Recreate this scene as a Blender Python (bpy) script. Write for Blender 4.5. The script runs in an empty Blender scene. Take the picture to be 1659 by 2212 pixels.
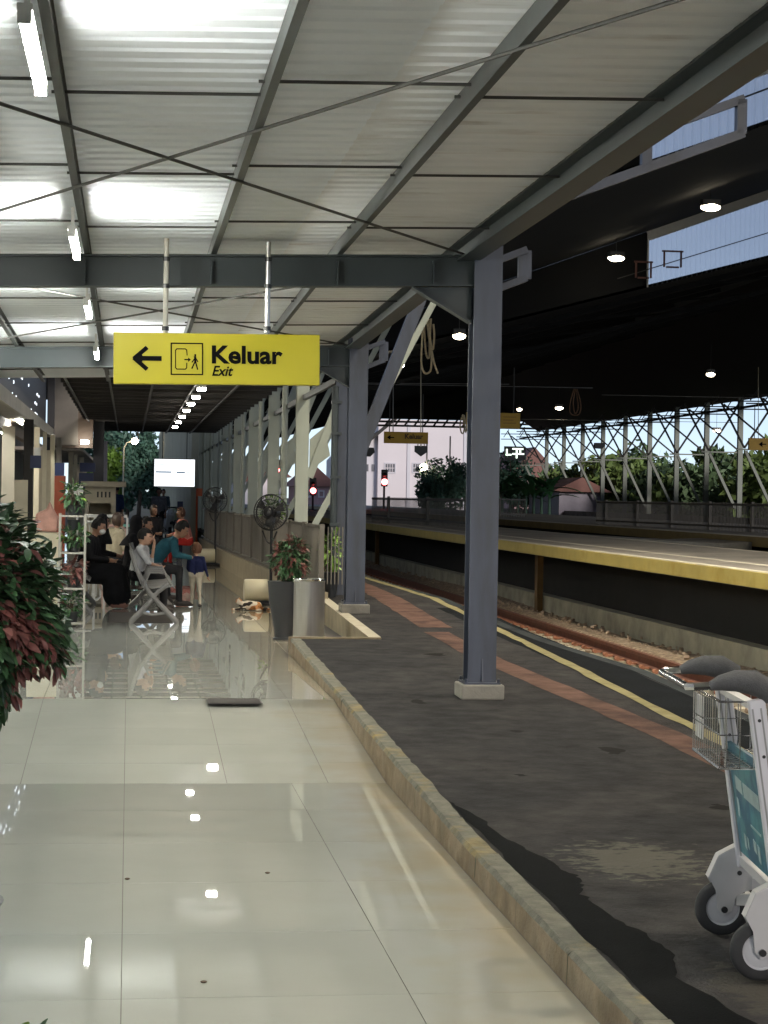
import bpy, bmesh, math, random
import numpy as np
from mathutils import Vector, Matrix

random.seed(7)
rng = np.random.default_rng(7)
SC = bpy.context.scene
COL = SC.collection
R = math.radians

# ------------------------------------------------------------------ camera
PW, PH, FPX = 1659.0, 2212.0, 4200.0          # measuring frame of the photograph and focal length in its pixels
YAW, PITCH, ROLL = math.atan(552 / FPX), -31.2 / FPX, 0.016
CAM = Vector((0, 0, 1.70))
FW = Vector((math.sin(YAW) * math.cos(PITCH), math.cos(YAW) * math.cos(PITCH), math.sin(PITCH)))
R0 = Vector((math.cos(YAW), -math.sin(YAW), 0))
U0 = R0.cross(FW)
RT = R0 * math.cos(ROLL) + U0 * math.sin(ROLL)
UP = -R0 * math.sin(ROLL) + U0 * math.cos(ROLL)
cd = bpy.data.cameras.new('camera')
cam = bpy.data.objects.new('camera', cd)
COL.objects.link(cam)
M3 = Matrix((RT, UP, -FW)).transposed()
cam.matrix_world = Matrix.Translation(CAM) @ M3.to_4x4()
cd.sensor_fit = 'HORIZONTAL'
cd.sensor_width = 36.0
cd.lens = 36.0 * FPX / PW
cd.clip_start = 0.05
cd.clip_end = 3000
SC.camera = cam


def ray(x, y):
    return FW * FPX + RT * (x - PW / 2) - UP * (y - PH / 2)


def PZ(x, y, z=0.0):
    d = ray(x, y)
    return CAM + d * ((z - CAM.z) / d.z)


def PY(x, y, Y):
    d = ray(x, y)
    return CAM + d * (Y / d.y)


def PX(x, y, X):
    d = ray(x, y)
    return CAM + d * (X / d.x)


# ------------------------------------------------------------------ world, sun, exposure
w = bpy.data.worlds.new('World')
SC.world = w
w.use_nodes = True
nt = w.node_tree
nt.nodes.clear()
wo = nt.nodes.new('ShaderNodeOutputWorld')
bg = nt.nodes.new('ShaderNodeBackground')
sk = nt.nodes.new('ShaderNodeTexSky')
sk.sky_type = 'NISHITA'
sk.sun_disc = False
SUN_EL, SUN_AZ = R(15.0), R(160)
sk.sun_elevation = SUN_EL
sk.sun_rotation = SUN_AZ
sk.air_density = 0.5
sk.dust_density = 0.1
sk.ozone_density = 3.0
bg.inputs['Strength'].default_value = 0.066
hs_ = nt.nodes.new('ShaderNodeHueSaturation')      # dusk sky is paler than the clear-sky model
hs_.inputs['Saturation'].default_value = 0.62
hs_.inputs['Value'].default_value = 1.0
nt.links.new(sk.outputs[0], hs_.inputs['Color'])
nt.links.new(hs_.outputs[0], bg.inputs[0])
nt.links.new(bg.outputs[0], wo.inputs[0])
sl = bpy.data.lights.new('sun', 'SUN')
sl.energy = 1.1
sl.angle = R(12)
sl.color = (1.0, 0.9, 0.82)
so = bpy.data.objects.new('sun', sl)
COL.objects.link(so)
sd = Vector((math.sin(SUN_AZ) * math.cos(SUN_EL), math.cos(SUN_AZ) * math.cos(SUN_EL), math.sin(SUN_EL)))
so.rotation_euler = (-sd).to_track_quat('-Z', 'Y').to_euler()
vs = SC.view_settings
vs.view_transform = 'Standard'
vs.look = 'None'
vs.gamma = 1.0
vs.use_curve_mapping = False
vs.exposure = 1.0
SC.cycles.max_bounces = 8
SC.cycles.glossy_bounces = 4
SC.cycles.transparent_max_bounces = 8
SC.cycles.sample_clamp_indirect = 6
SC.cycles.use_denoising = True

# ------------------------------------------------------------------ materials
MATS = {}


def srgb(r, g, b):
    def f(c):
        c /= 255.0
        return c / 12.92 if c <= 0.04045 else ((c + 0.055) / 1.055) ** 2.4
    return (f(r), f(g), f(b))


def mat(name, col, rough=0.6, metal=0.0, var=0.12, scale=3.0, col2=None, mask=(0.45, 0.65), mscale=2.0, bump=0.0, bscale=40.0,
        emit=None, estr=0.0, spec=0.5, trans=None, rnd=0.0, coat=0.0, stretch=None, rvar=0.0, local=False):
    """Principled material: base colour with fine noise, optional second colour in noise patches, bump, random tone per object."""
    if name in MATS:
        return MATS[name]
    m = bpy.data.materials.new(name)
    m.use_nodes = True
    t = m.node_tree
    t.nodes.clear()
    N, L = t.nodes.new, t.links.new
    out = N('ShaderNodeOutputMaterial')
    b = N('ShaderNodeBsdfPrincipled')
    L(b.outputs[0], out.inputs[0])
    if local:
        pos = N('ShaderNodeTexCoord').outputs['Object']
    else:
        pos = N('ShaderNodeNewGeometry').outputs['Position']
    if stretch:
        mp = N('ShaderNodeMapping')
        mp.inputs['Scale'].default_value = stretch
        L(pos, mp.inputs['Vector'])
        pos = mp.outputs[0]

    def noise(s, d=4.0):
        n = N('ShaderNodeTexNoise')
        n.inputs['Scale'].default_value = s
        n.inputs['Detail'].default_value = d
        n.inputs['Roughness'].default_value = 0.6
        L(pos, n.inputs['Vector'])
        return n.outputs['Fac']
    c = (*col, 1)
    cur = N('ShaderNodeRGB')
    cur.outputs[0].default_value = c
    cur = cur.outputs[0]
    if col2 is not None:
        r = N('ShaderNodeMapRange')
        r.inputs['From Min'].default_value = mask[0]
        r.inputs['From Max'].default_value = mask[1]
        L(noise(mscale, 6), r.inputs['Value'])
        mx = N('ShaderNodeMix')
        mx.data_type = 'RGBA'
        L(r.outputs[0], mx.inputs['Factor'])
        L(cur, mx.inputs[6])
        mx.inputs[7].default_value = (*col2, 1)
        cur = mx.outputs[2]
    if var:
        r = N('ShaderNodeMapRange')
        r.inputs['From Min'].default_value = 0.25
        r.inputs['From Max'].default_value = 0.75
        r.inputs['To Min'].default_value = 1 - var
        r.inputs['To Max'].default_value = 1 + var
        L(noise(scale, 5), r.inputs['Value'])
        val = r.outputs[0]
        if rnd:
            oi = N('ShaderNodeObjectInfo')
            r2 = N('ShaderNodeMapRange')
            r2.inputs['To Min'].default_value = 1 - rnd
            r2.inputs['To Max'].default_value = 1 + rnd
            L(oi.outputs['Random'], r2.inputs['Value'])
            mm = N('ShaderNodeMath')
            mm.operation = 'MULTIPLY'
            L(val, mm.inputs[0])
            L(r2.outputs[0], mm.inputs[1])
            val = mm.outputs[0]
        vm = N('ShaderNodeVectorMath')
        vm.operation = 'SCALE'
        L(cur, vm.inputs[0])
        L(val, vm.inputs['Scale'])
        cur = vm.outputs[0]
    L(cur, b.inputs['Base Color'])
    b.inputs['Roughness'].default_value = rough
    b.inputs['Metallic'].default_value = metal
    b.inputs['Specular IOR Level'].default_value = spec
    if rvar:
        r = N('ShaderNodeMapRange')
        r.inputs['From Min'].default_value = 0.3
        r.inputs['From Max'].default_value = 0.7
        r.inputs['To Min'].default_value = max(0.02, rough - rvar)
        r.inputs['To Max'].default_value = rough + rvar
        L(noise(1.7, 4), r.inputs['Value'])
        L(r.outputs[0], b.inputs['Roughness'])
    if coat:
        b.inputs['Coat Weight'].default_value = coat
        b.inputs['Coat Roughness'].default_value = 0.05
    if emit is not None:
        b.inputs['Emission Color'].default_value = (*emit, 1)
        b.inputs['Emission Strength'].default_value = estr
    if bump:
        bp = N('ShaderNodeBump')
        bp.inputs['Strength'].default_value = bump
        bp.inputs['Distance'].default_value = 0.02
        L(noise(bscale, 5), bp.inputs['Height'])
        L(bp.outputs[0], b.inputs['Normal'])
    if trans:
        tr = N('ShaderNodeBsdfTranslucent')
        tr.inputs[0].default_value = (*trans, 1)
        tp = N('ShaderNodeBsdfTransparent')
        tp.inputs[0].default_value = (*trans, 1)
        ms0 = N('ShaderNodeMixShader')
        ms0.inputs[0].default_value = 0.55
        L(tr.outputs[0], ms0.inputs[1])
        L(tp.outputs[0], ms0.inputs[2])
        ms = N('ShaderNodeMixShader')
        ms.inputs[0].default_value = 0.85
        L(b.outputs[0], ms.inputs[1])
        L(ms0.outputs[0], ms.inputs[2])
        L(ms.outputs[0], out.inputs[0])
    MATS[name] = m
    return m


M_TILE = mat('tile_porcelain', (0.405, 0.412, 0.375), 0.010, var=0.05, scale=1.3, rnd=0.02, spec=0.5, rvar=0.006)
def add_edge_dirt(m):
    """brown washed-out dirt that gathers on the tiles along the kerb, plus faint scuffs"""
    t = m.node_tree
    N, L = t.nodes.new, t.links.new
    b = [n for n in t.nodes if n.type == 'BSDF_PRINCIPLED'][0]
    src = b.inputs['Base Color'].links[0].from_socket
    g = N('ShaderNodeNewGeometry')
    sp = N('ShaderNodeSeparateXYZ')
    L(g.outputs['Position'], sp.inputs[0])
    nz = N('ShaderNodeTexNoise')
    nz.inputs['Scale'].default_value = 2.3
    nz.inputs['Detail'].default_value = 6
    L(g.outputs['Position'], nz.inputs['Vector'])
    ma = N('ShaderNodeMath')
    ma.operation = 'MULTIPLY_ADD'
    L(nz.outputs['Fac'], ma.inputs[0])
    ma.inputs[1].default_value = 0.9
    L(sp.outputs['X'], ma.inputs[2])
    mr = N('ShaderNodeMapRange')
    mr.inputs['From Min'].default_value = 1.55
    mr.inputs['From Max'].default_value = 2.10
    mr.inputs['To Max'].default_value = 0.62
    L(ma.outputs[0], mr.inputs['Value'])
    mx = N('ShaderNodeMix')
    mx.data_type = 'RGBA'
    L(mr.outputs[0], mx.inputs['Factor'])
    L(src, mx.inputs[6])
    mx.inputs[7].default_value = (0.34, 0.255, 0.13, 1)
    n2 = N('ShaderNodeTexNoise')
    n2.inputs['Scale'].default_value = 5.0
    n2.inputs['Detail'].default_value = 8
    n2.inputs['Roughness'].default_value = 0.75
    L(g.outputs['Position'], n2.inputs['Vector'])
    m2 = N('ShaderNodeMapRange')
    m2.inputs['From Min'].default_value = 0.60
    m2.inputs['From Max'].default_value = 0.75
    m2.inputs['To Max'].default_value = 0.20
    L(n2.outputs['Fac'], m2.inputs['Value'])
    mx2 = N('ShaderNodeMix')
    mx2.data_type = 'RGBA'
    L(m2.outputs[0], mx2.inputs['Factor'])
    L(mx.outputs[2], mx2.inputs[6])
    mx2.inputs[7].default_value = (0.36, 0.33, 0.27, 1)
    L(mx2.outputs[2], b.inputs['Base Color'])
    rr = N('ShaderNodeMath')
    rr.operation = 'MULTIPLY_ADD'
    L(m2.outputs[0], rr.inputs[0])
    rr.inputs[1].default_value = 0.5
    rr.inputs[2].default_value = 0.010
    L(rr.outputs[0], b.inputs['Roughness'])


add_edge_dirt(M_TILE)
M_GROUT = mat('grout', (0.10, 0.09, 0.08), 0.9)
M_ASPH = mat('asphalt', (0.029, 0.028, 0.0285), 0.95, spec=0.10, var=0.42, scale=6.0, col2=(0.042, 0.0395, 0.038), mscale=1.3, bump=0.7, bscale=45, rvar=0.1)


def add_worn_patch(m, centre, radii, col):
    """crumbled old cement smeared over the asphalt, streaky, no clean outline"""
    t = m.node_tree
    N, L = t.nodes.new, t.links.new
    b = [n for n in t.nodes if n.type == 'BSDF_PRINCIPLED'][0]
    src = b.inputs['Base Color'].links[0].from_socket
    g = N('ShaderNodeNewGeometry')
    mp = N('ShaderNodeMapping')
    mp.vector_type = 'TEXTURE'
    mp.inputs['Location'].default_value = (centre[0], centre[1], 0.115)
    mp.inputs['Scale'].default_value = (radii[0], radii[1], 1.0)
    L(g.outputs['Position'], mp.inputs['Vector'])
    ln = N('ShaderNodeVectorMath')
    ln.operation = 'LENGTH'
    L(mp.outputs[0], ln.inputs[0])
    st = N('ShaderNodeMapping')
    st.inputs['Scale'].default_value = (3.0, 5.0, 1.0)
    L(g.outputs['Position'], st.inputs['Vector'])
    nz = N('ShaderNodeTexNoise')
    nz.inputs['Scale'].default_value = 3.4
    nz.inputs['Detail'].default_value = 9
    nz.inputs['Roughness'].default_value = 0.72
    L(st.outputs[0], nz.inputs['Vector'])
    ma = N('ShaderNodeMath')
    ma.operation = 'MULTIPLY_ADD'
    L(nz.outputs['Fac'], ma.inputs[0])
    ma.inputs[1].default_value = -3.2
    L(ln.outputs['Value'], ma.inputs[2])
    mr = N('ShaderNodeMapRange')
    mr.inputs['From Min'].default_value = -0.86
    mr.inputs['From Max'].default_value = -1.10
    mr.inputs['To Max'].default_value = 0.85
    L(ma.outputs[0], mr.inputs['Value'])
    mx = N('ShaderNodeMix')
    mx.data_type = 'RGBA'
    L(mr.outputs[0], mx.inputs['Factor'])
    L(src, mx.inputs[6])
    mx.inputs[7].default_value = (*col, 1)
    L(mx.outputs[2], b.inputs['Base Color'])


add_worn_patch(M_ASPH, (2.25, 8.35), (0.42, 0.60), (0.092, 0.088, 0.072))
add_worn_patch(M_ASPH, (2.05, 6.1), (0.16, 0.5), (0.055, 0.050, 0.042))
M_WET = mat('wet_asphalt', (0.0035, 0.004, 0.0045), 0.9, spec=0.06, var=0.3, scale=8, bump=0.3, bscale=120)
M_PATCH = mat('worn_cement', (0.085, 0.08, 0.068), 0.95, var=0.3, scale=14, col2=(0.030, 0.028, 0.026), mscale=9, mask=(0.46, 0.54), bump=0.6, bscale=60)
M_KERB = mat('kerb_concrete', (0.21, 0.165, 0.105), 0.85, var=0.3, scale=7, col2=(0.14, 0.10, 0.055), mscale=3, bump=0.5, bscale=50)
M_KERBTOP = mat('kerb_worn_paint', (0.13, 0.125, 0.095), 0.9, var=0.4, scale=11, col2=(0.24, 0.175, 0.05), mscale=2.6, mask=(0.52, 0.70), bump=0.8, bscale=40)
M_CONC = mat('concrete', (0.24, 0.225, 0.19), 0.85, var=0.2, scale=3, col2=(0.15, 0.14, 0.12), mscale=1.2, bump=0.3)
M_WALLLOW = mat('low_wall_concrete', (0.24, 0.20, 0.13), 0.8, var=0.25, scale=4, bump=0.3)
M_PINK = mat('pink_tactile', (0.125, 0.074, 0.058), 0.95, spec=0.06, var=0.3, scale=6, col2=(0.07, 0.044, 0.037), mscale=2.5, bump=0.4, bscale=60)
M_YLINE = mat('yellow_line_paint', (0.23, 0.20, 0.10), 0.9, spec=0.08, var=0.25, scale=6, col2=(0.25, 0.22, 0.13), mscale=5, mask=(0.55, 0.68))
M_YEDGE = mat('yellow_edge_paint', (0.46, 0.37, 0.10), 0.6, var=0.15, scale=2, col2=(0.40, 0.29, 0.05), mscale=3, mask=(0.52, 0.75))
M_DECK = mat('platform_deck', (0.26, 0.235, 0.195), 0.55, var=0.15, scale=1.5, col2=(0.17, 0.155, 0.135), mscale=0.6)
M_LIGHTLINE = mat('worn_white_line', (0.55, 0.51, 0.42), 0.7, var=0.2, scale=4)
M_BALLAST = mat('ballast', (0.24, 0.175, 0.12), 0.95, var=0.6, scale=18, col2=(0.40, 0.33, 0.24), mscale=16, mask=(0.5, 0.6), bump=1.0, bscale=30)
M_STONE = mat('ballast_stone', (0.33, 0.25, 0.18), 0.9, var=0.35, scale=10, rnd=0.2)
M_SOIL = mat('soil', (0.09, 0.085, 0.06), 0.95, var=0.3, scale=0.4, col2=(0.06, 0.08, 0.03), mscale=0.2)
M_RUST = mat('rusty_rail', (0.13, 0.045, 0.026), 0.7, 0.3, var=0.3, scale=9)
M_SLEEP = mat('sleeper_concrete', (0.52, 0.47, 0.36), 0.85, var=0.25, scale=5)
M_CLIP = mat('rail_clip_rust', (0.32, 0.14, 0.08), 0.8, var=0.3, scale=20)
M_STEEL = mat('grey_steel_paint', (0.046, 0.056, 0.083), 0.45, 0.0, var=0.16, scale=4.0, col2=(0.034, 0.039, 0.052), mscale=1.5, stretch=(3, 3, 0.6))
M_BEAM = mat('dark_green_grey_steel', (0.026, 0.035, 0.038), 0.5, var=0.15, scale=2.5)
M_PURLIN = mat('purlin_steel', (0.034, 0.041, 0.040), 0.55, var=0.2, scale=3, col2=(0.024, 0.025, 0.022), mscale=2)
M_ROD = mat('rod_steel', (0.045, 0.045, 0.042), 0.6)
M_SHEDCOL = mat('pale_green_steel', (0.40, 0.435, 0.37), 0.5, var=0.14, scale=1.5, stretch=(2, 2, 0.5))
M_FARCOL = mat('far_steel_paint', (0.17, 0.195, 0.165), 0.5, var=0.15, scale=0.8)
M_RACK = mat('rack_cream', (0.36, 0.345, 0.30), 0.5, var=0.1)
M_SHEET = mat('roof_sheet_zinc', (0.82, 0.865, 0.91), 0.55, 0.0, var=0.05, scale=1.0, col2=(0.77, 0.81, 0.85), mscale=0.8, mask=(0.5, 0.8), stretch=(0.35, 2.2, 1))
M_SHEETDIRT = mat('roof_sheet_stained', (0.79, 0.81, 0.82), 0.55, 0.0, var=0.07, scale=1.0, col2=(0.34, 0.26, 0.19), mscale=1.5, mask=(0.58, 0.85), stretch=(0.6, 3.5, 1))
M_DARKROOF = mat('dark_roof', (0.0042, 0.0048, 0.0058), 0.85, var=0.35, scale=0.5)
M_BROWNROOF = mat('brown_soffit', (0.58, 0.52, 0.45), 0.8, var=0.25, scale=1.2)
M_BATTEN = mat('dark_batten', (0.03, 0.027, 0.025), 0.7)
M_SKYL = mat('translucent_sheet', (0.75, 0.78, 0.82), 0.5, var=0.05, trans=(0.92, 0.94, 0.97))
M_WHITEP = mat('white_paint_metal', (0.62, 0.62, 0.60), 0.4, var=0.06, scale=5)
M_LAMP = mat('tube_glow', (0.9, 0.9, 0.9), 0.4, var=0, emit=(0.985, 0.99, 0.91), estr=132)
M_DOWN = mat('downlight_glow', (0.9, 0.9, 0.9), 0.4, var=0, emit=(1.0, 0.95, 0.85), estr=75)
M_HALL = mat('hall_lamp_glow', (0.9, 0.9, 0.9), 0.4, var=0, emit=(1.0, 0.86, 0.62), estr=13)
M_HALLD = mat('hall_downlight_glow', (0.9, 0.9, 0.9), 0.4, var=0, emit=(1.0, 0.90, 0.72), estr=260)
M_REDL = mat('red_signal_glow', (0.8, 0.1, 0.1), 0.4, var=0, emit=(1.0, 0.10, 0.10), estr=14)
M_WARML = mat('street_lamp_glow', (0.9, 0.9, 0.8), 0.4, var=0, emit=(1.0, 0.85, 0.6), estr=14)
M_SIGNY = mat('sign_yellow', (0.45, 0.39, 0.012), 0.45, var=0.04, scale=2)
M_SIGNO = mat('sign_amber', (0.55, 0.32, 0.02), 0.5, var=0.08, scale=3)
M_BLACK = mat('black_print', (0.004, 0.004, 0.004), 0.8, var=0, spec=0.08)
M_BLACKM = mat('black_plastic', (0.014, 0.014, 0.015), 0.35, var=0.1)
M_SCREEN = mat('lit_screen', (0.9, 0.9, 0.9), 0.3, var=0, emit=(0.92, 0.96, 1.0), estr=0.75)
M_SCRLINE = mat('screen_print', (0.25, 0.32, 0.4), 0.4, var=0, emit=(0.10, 0.2, 0.32), estr=0.25)
M_GREY = mat('mid_grey_paint', (0.25, 0.25, 0.25), 0.5)
M_CREAM = mat('cream_plastic', (0.66, 0.60, 0.43), 0.35, var=0.05)
M_STAIN = mat('brushed_steel', (0.50, 0.49, 0.47), 0.28, 0.9, var=0.1, scale=8, stretch=(6, 6, 0.3))
M_ALU = mat('aluminium', (0.50, 0.49, 0.49), 0.40, 0.4, var=0.06, scale=6)
M_BENCH = mat('bench_steel', (0.17, 0.167, 0.163), 0.5, 0.2, var=0.06, scale=6)
M_SMALL = mat('small_lamp_glow', (0.9, 0.9, 0.9), 0.4, var=0, emit=(1.0, 0.95, 0.85), estr=25)
M_CHROME = mat('chrome', (0.75, 0.75, 0.74), 0.12, 1.0, var=0.03)
M_RUBBER = mat('rubber', (0.022, 0.022, 0.023), 0.75, var=0.2, scale=20)
M_GRIP = mat('grey_grip', (0.07, 0.07, 0.073), 0.8, var=0.15, scale=60, bump=0.3, bscale=200)
M_HUB = mat('wheel_hub', (0.42, 0.42, 0.44), 0.5)
M_BLUEAD = mat('blue_advert', (0.012, 0.075, 0.125), 0.5, var=0.3, scale=5, col2=(0.045, 0.17, 0.19), mscale=6, mask=(0.45, 0.6))
M_PALEAD = mat('pale_advert_print', (0.26, 0.34, 0.34), 0.5, var=0.2, scale=20)
M_FENCE = mat('fence_paint', (0.125, 0.112, 0.09), 0.55, var=0.15, scale=3)
M_POT = mat('black_pot', (0.022, 0.024, 0.027), 0.45, var=0.15)
M_LEAFG = mat('leaf_green', (0.050, 0.115, 0.045), 0.5, var=0.3, scale=9, rnd=0.5, spec=0.4)
M_LEAFR = mat('leaf_red', (0.17, 0.066, 0.056), 0.5, var=0.35, scale=9, rnd=0.5, spec=0.4)
M_LEAFP = mat('leaf_pink', (0.24, 0.085, 0.072), 0.48, var=0.35, scale=9, rnd=0.4, spec=0.4)
M_LEAFL = mat('leaf_lime', (0.16, 0.28, 0.045), 0.5, var=0.3, scale=7, rnd=0.3)
M_STEM = mat('stem', (0.07, 0.045, 0.025), 0.8)
M_TREE1 = mat('tree_leaf_dark', (0.10, 0.165, 0.075), 0.6, var=0.5, scale=0.7)
M_TREE2 = mat('tree_leaf_mid', (0.165, 0.245, 0.07), 0.6, var=0.5, scale=0.7)
M_TREE3 = mat('tree_leaf_teal', (0.07, 0.15, 0.105), 0.6, var=0.5, scale=0.7)
M_TREE4 = mat('tree_leaf_bright', (0.12, 0.22, 0.03), 0.6, var=0.5, scale=0.9)
M_BARK = mat('bark', (0.10, 0.08, 0.06), 0.9, var=0.3, scale=5)
M_ROPE = mat('pale_rope', (0.62, 0.50, 0.30), 0.8, var=0.2, scale=30)
M_ROPED = mat('brown_rope', (0.16, 0.09, 0.05), 0.8)
M_WALLW = mat('white_render', (0.80, 0.74, 0.76), 0.8, var=0.05, scale=0.2)
M_WALLWB = mat('white_side_render', (0.72, 0.70, 0.74), 0.8, var=0.05, scale=0.2)
M_WINDOW = mat('window_glass', (0.16, 0.16, 0.18), 0.2, var=0.2, scale=0.8)
M_TILEROOF = mat('clay_roof', (0.26, 0.13, 0.11), 0.8, var=0.2, scale=1)
M_PINKWALL = mat('pink_render', (0.48, 0.33, 0.34), 0.8, var=0.1)
M_NAVY = mat('navy_panel', (0.025, 0.03, 0.045), 0.45, var=0.15, scale=1.5)
M_BLUE = mat('blue_board', (0.016, 0.028, 0.095), 0.45, var=0.1)
M_BROWN = mat('brown_panel', (0.10, 0.07, 0.05), 0.6, var=0.2, scale=1.5)
M_SOFFIT = mat('grey_soffit', (0.26, 0.24, 0.20), 0.6, var=0.15, scale=1.5)
M_WALLC = mat('cream_wall', (0.46, 0.42, 0.34), 0.7, var=0.12, scale=1.5)
M_POSTC = mat('cream_post', (0.62, 0.56, 0.42), 0.6, var=0.1)
M_DOOR = mat('orange_brown_door', (0.23, 0.045, 0.02), 0.5, var=0.2, scale=3)
M_BEIGE = mat('beige_booth', (0.48, 0.42, 0.31), 0.6, var=0.1)
M_ORANGE = mat('orange_paint', (0.50, 0.09, 0.02), 0.5, var=0.1)
M_TEALC = mat('teal_plastic', (0.16, 0.46, 0.37), 0.4, var=0.05)
M_PINKC = mat('pink_plastic', (0.60, 0.38, 0.33), 0.4, var=0.05)
M_LAV = mat('lavender_grey_panel', (0.33, 0.31, 0.37), 0.6, var=0.1)
M_MATTE_BAG = mat('pink_bag', (0.55, 0.30, 0.24), 0.6, var=0.25, scale=9)


# ------------------------------------------------------------------ mesh helpers
def link(o):
    COL.objects.link(o)
    return o


XF = {}


def thing(name, label, cat, loc=(0, 0, 0), rz=0.0, group=None, kind=None):
    o = link(bpy.data.objects.new(name, None))
    o.empty_display_size = 0.2
    o.location = loc
    o.rotation_euler = (0, 0, rz)
    if label:
        o['label'] = label
        o['category'] = cat
    if group:
        o['group'] = group
    if kind:
        o['kind'] = kind
    XF[o.name] = Matrix.Translation(Vector(loc)) @ Matrix.Rotation(rz, 4, 'Z')
    return o


def tag(o, label=None, cat=None, group=None, kind=None):
    for k, v in (('label', label), ('category', cat), ('group', group), ('kind', kind)):
        if v:
            o[k] = v
    return o


def basis(d):
    d = Vector(d).normalized()
    a = Vector((0, 0, 1)) if abs(d.z) < 0.9 else Vector((1, 0, 0))
    u = d.cross(a).normalized()
    return u, d.cross(u).normalized()


class MB:
    """Collects shapes; build() links them as ONE mesh object."""

    def __init__(self):
        self.v, self.f, self.mi = [], [], []
        self.cur = 0

    def add(self, vs, fs):
        n = len(self.v)
        self.v += [tuple(p) for p in vs]
        self.f += [tuple(i + n for i in f) for f in fs]
        self.mi += [self.cur] * len(fs)
        return self

    def quad(self, a, b, c, d):
        return self.add([a, b, c, d], [(0, 1, 2, 3)])

    def box(self, c, s, rot=None):
        c = Vector(c)
        h = [x / 2 for x in s]
        vs = []
        for i in range(8):
            p = Vector((h[0] * (1 if i & 1 else -1), h[1] * (1 if i & 2 else -1), h[2] * (1 if i & 4 else -1)))
            if rot is not None:
                p = rot @ p
            vs.append(c + p)
        return self.add(vs, [(0, 2, 3, 1), (4, 5, 7, 6), (0, 1, 5, 4), (2, 6, 7, 3), (0, 4, 6, 2), (1, 3, 7, 5)])

    def box2(self, a, b):
        return self.box([(a[i] + b[i]) / 2 for i in range(3)], [abs(b[i] - a[i]) for i in range(3)])

    def bar(self, p0, p1, wx, wz, up=None):
        """rectangular bar between two points: width wx (sideways), wz (along up)"""
        p0, p1 = Vector(p0), Vector(p1)
        d = (p1 - p0).normalized()
        upv = Vector(up) if up else (Vector((0, 0, 1)) if abs(d.z) < 0.95 else Vector((0, 1, 0)))
        s = d.cross(upv).normalized()
        u = s.cross(d).normalized()
        vs = []
        for p in (p0, p1):
            for a, b in ((-1, -1), (1, -1), (1, 1), (-1, 1)):
                vs.append(p + s * (a * wx / 2) + u * (b * wz / 2))
        return self.add(vs, [(0, 3, 2, 1), (4, 5, 6, 7), (0, 1, 5, 4), (1, 2, 6, 5), (2, 3, 7, 6), (3, 0, 4, 7)])

    def cyl(self, p0, p1, r0, r1=None, n=12, cap=True):
        r1 = r0 if r1 is None else r1
        p0, p1 = Vector(p0), Vector(p1)
        u, v = basis(p1 - p0)
        vs = []
        for p, r in ((p0, r0), (p1, r1)):
            for i in range(n):
                a = 2 * math.pi * i / n
                vs.append(p + u * (math.cos(a) * r) + v * (math.sin(a) * r))
        fs = [(i, (i + 1) % n, n + (i + 1) % n, n + i) for i in range(n)]
        if cap:
            fs += [tuple(reversed(range(n))), tuple(range(n, 2 * n))]
        return self.add(vs, fs)

    def tube(self, pts, r, n=6, closed=False):
        pts = [Vector(p) for p in pts]
        vs, fs = [], []
        m = len(pts)
        pu = None
        for k, p in enumerate(pts):
            if closed:
                d = pts[(k + 1) % m] - pts[k - 1]
            else:
                d = pts[min(k + 1, m - 1)] - pts[max(k - 1, 0)]
            d.normalize()
            if pu is None:
                u, v = basis(d)
            else:
                u = (pu - d * pu.dot(d)).normalized()
                v = d.cross(u)
            pu = u
            rr = r[k] if isinstance(r, (list, tuple)) else r
            for i in range(n):
                a = 2 * math.pi * i / n
                vs.append(p + u * (math.cos(a) * rr) + v * (math.sin(a) * rr))
        for k in range(m if closed else m - 1):
            for i in range(n):
                j = (i + 1) % n
                k2 = (k + 1) % m
                fs.append((k * n + i, k * n + j, k2 * n + j, k2 * n + i))
        if not closed:
            fs += [tuple(reversed(range(n))), tuple(range((m - 1) * n, m * n))]
        return self.add(vs, fs)

    def lathe(self, prof, c=(0, 0, 0), n=24, axis='Z', cap=True):
        """prof: list of (radius, height) along axis"""
        c = Vector(c)
        vs, fs = [], []
        for r, h in prof:
            for i in range(n):
                a = 2 * math.pi * i / n
                p = (math.cos(a) * r, math.sin(a) * r, h)
                if axis == 'X':
                    p = (p[2], p[0], p[1])
                elif axis == 'Y':
                    p = (p[1], p[2], p[0])
                vs.append(c + Vector(p))
        m = len(prof)
        for k in range(m - 1):
            for i in range(n):
                j = (i + 1) % n
                fs.append((k * n + i, k * n + j, (k + 1) * n + j, (k + 1) * n + i))
        if cap:
            fs += [tuple(reversed(range(n))), tuple(range((m - 1) * n, m * n))]
        return self.add(vs, fs)

    def ell(self, c, r, n=16, m=10, rot=None):
        c = Vector(c)
        if not isinstance(r, (tuple, list)):
            r = (r, r, r)
        vs = [Vector((0, 0, r[2]))]
        for k in range(1, m):
            t = math.pi * k / m
            for i in range(n):
                a = 2 * math.pi * i / n
                vs.append(Vector((r[0] * math.sin(t) * math.cos(a), r[1] * math.sin(t) * math.sin(a), r[2] * math.cos(t))))
        vs.append(Vector((0, 0, -r[2])))
        if rot is not None:
            vs = [rot @ p for p in vs]
        vs = [c + p for p in vs]
        fs = [(0, 1 + i, 1 + (i + 1) % n) for i in range(n)]
        for k in range(m - 2):
            for i in range(n):
                a, b = 1 + k * n + i, 1 + k * n + (i + 1) % n
                fs.append((a, a + n, b + n, b))
        e = len(vs) - 1
        s = 1 + (m - 2) * n
        fs += [(e, s + (i + 1) % n, s + i) for i in range(n)]
        return self.add(vs, fs)

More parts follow.
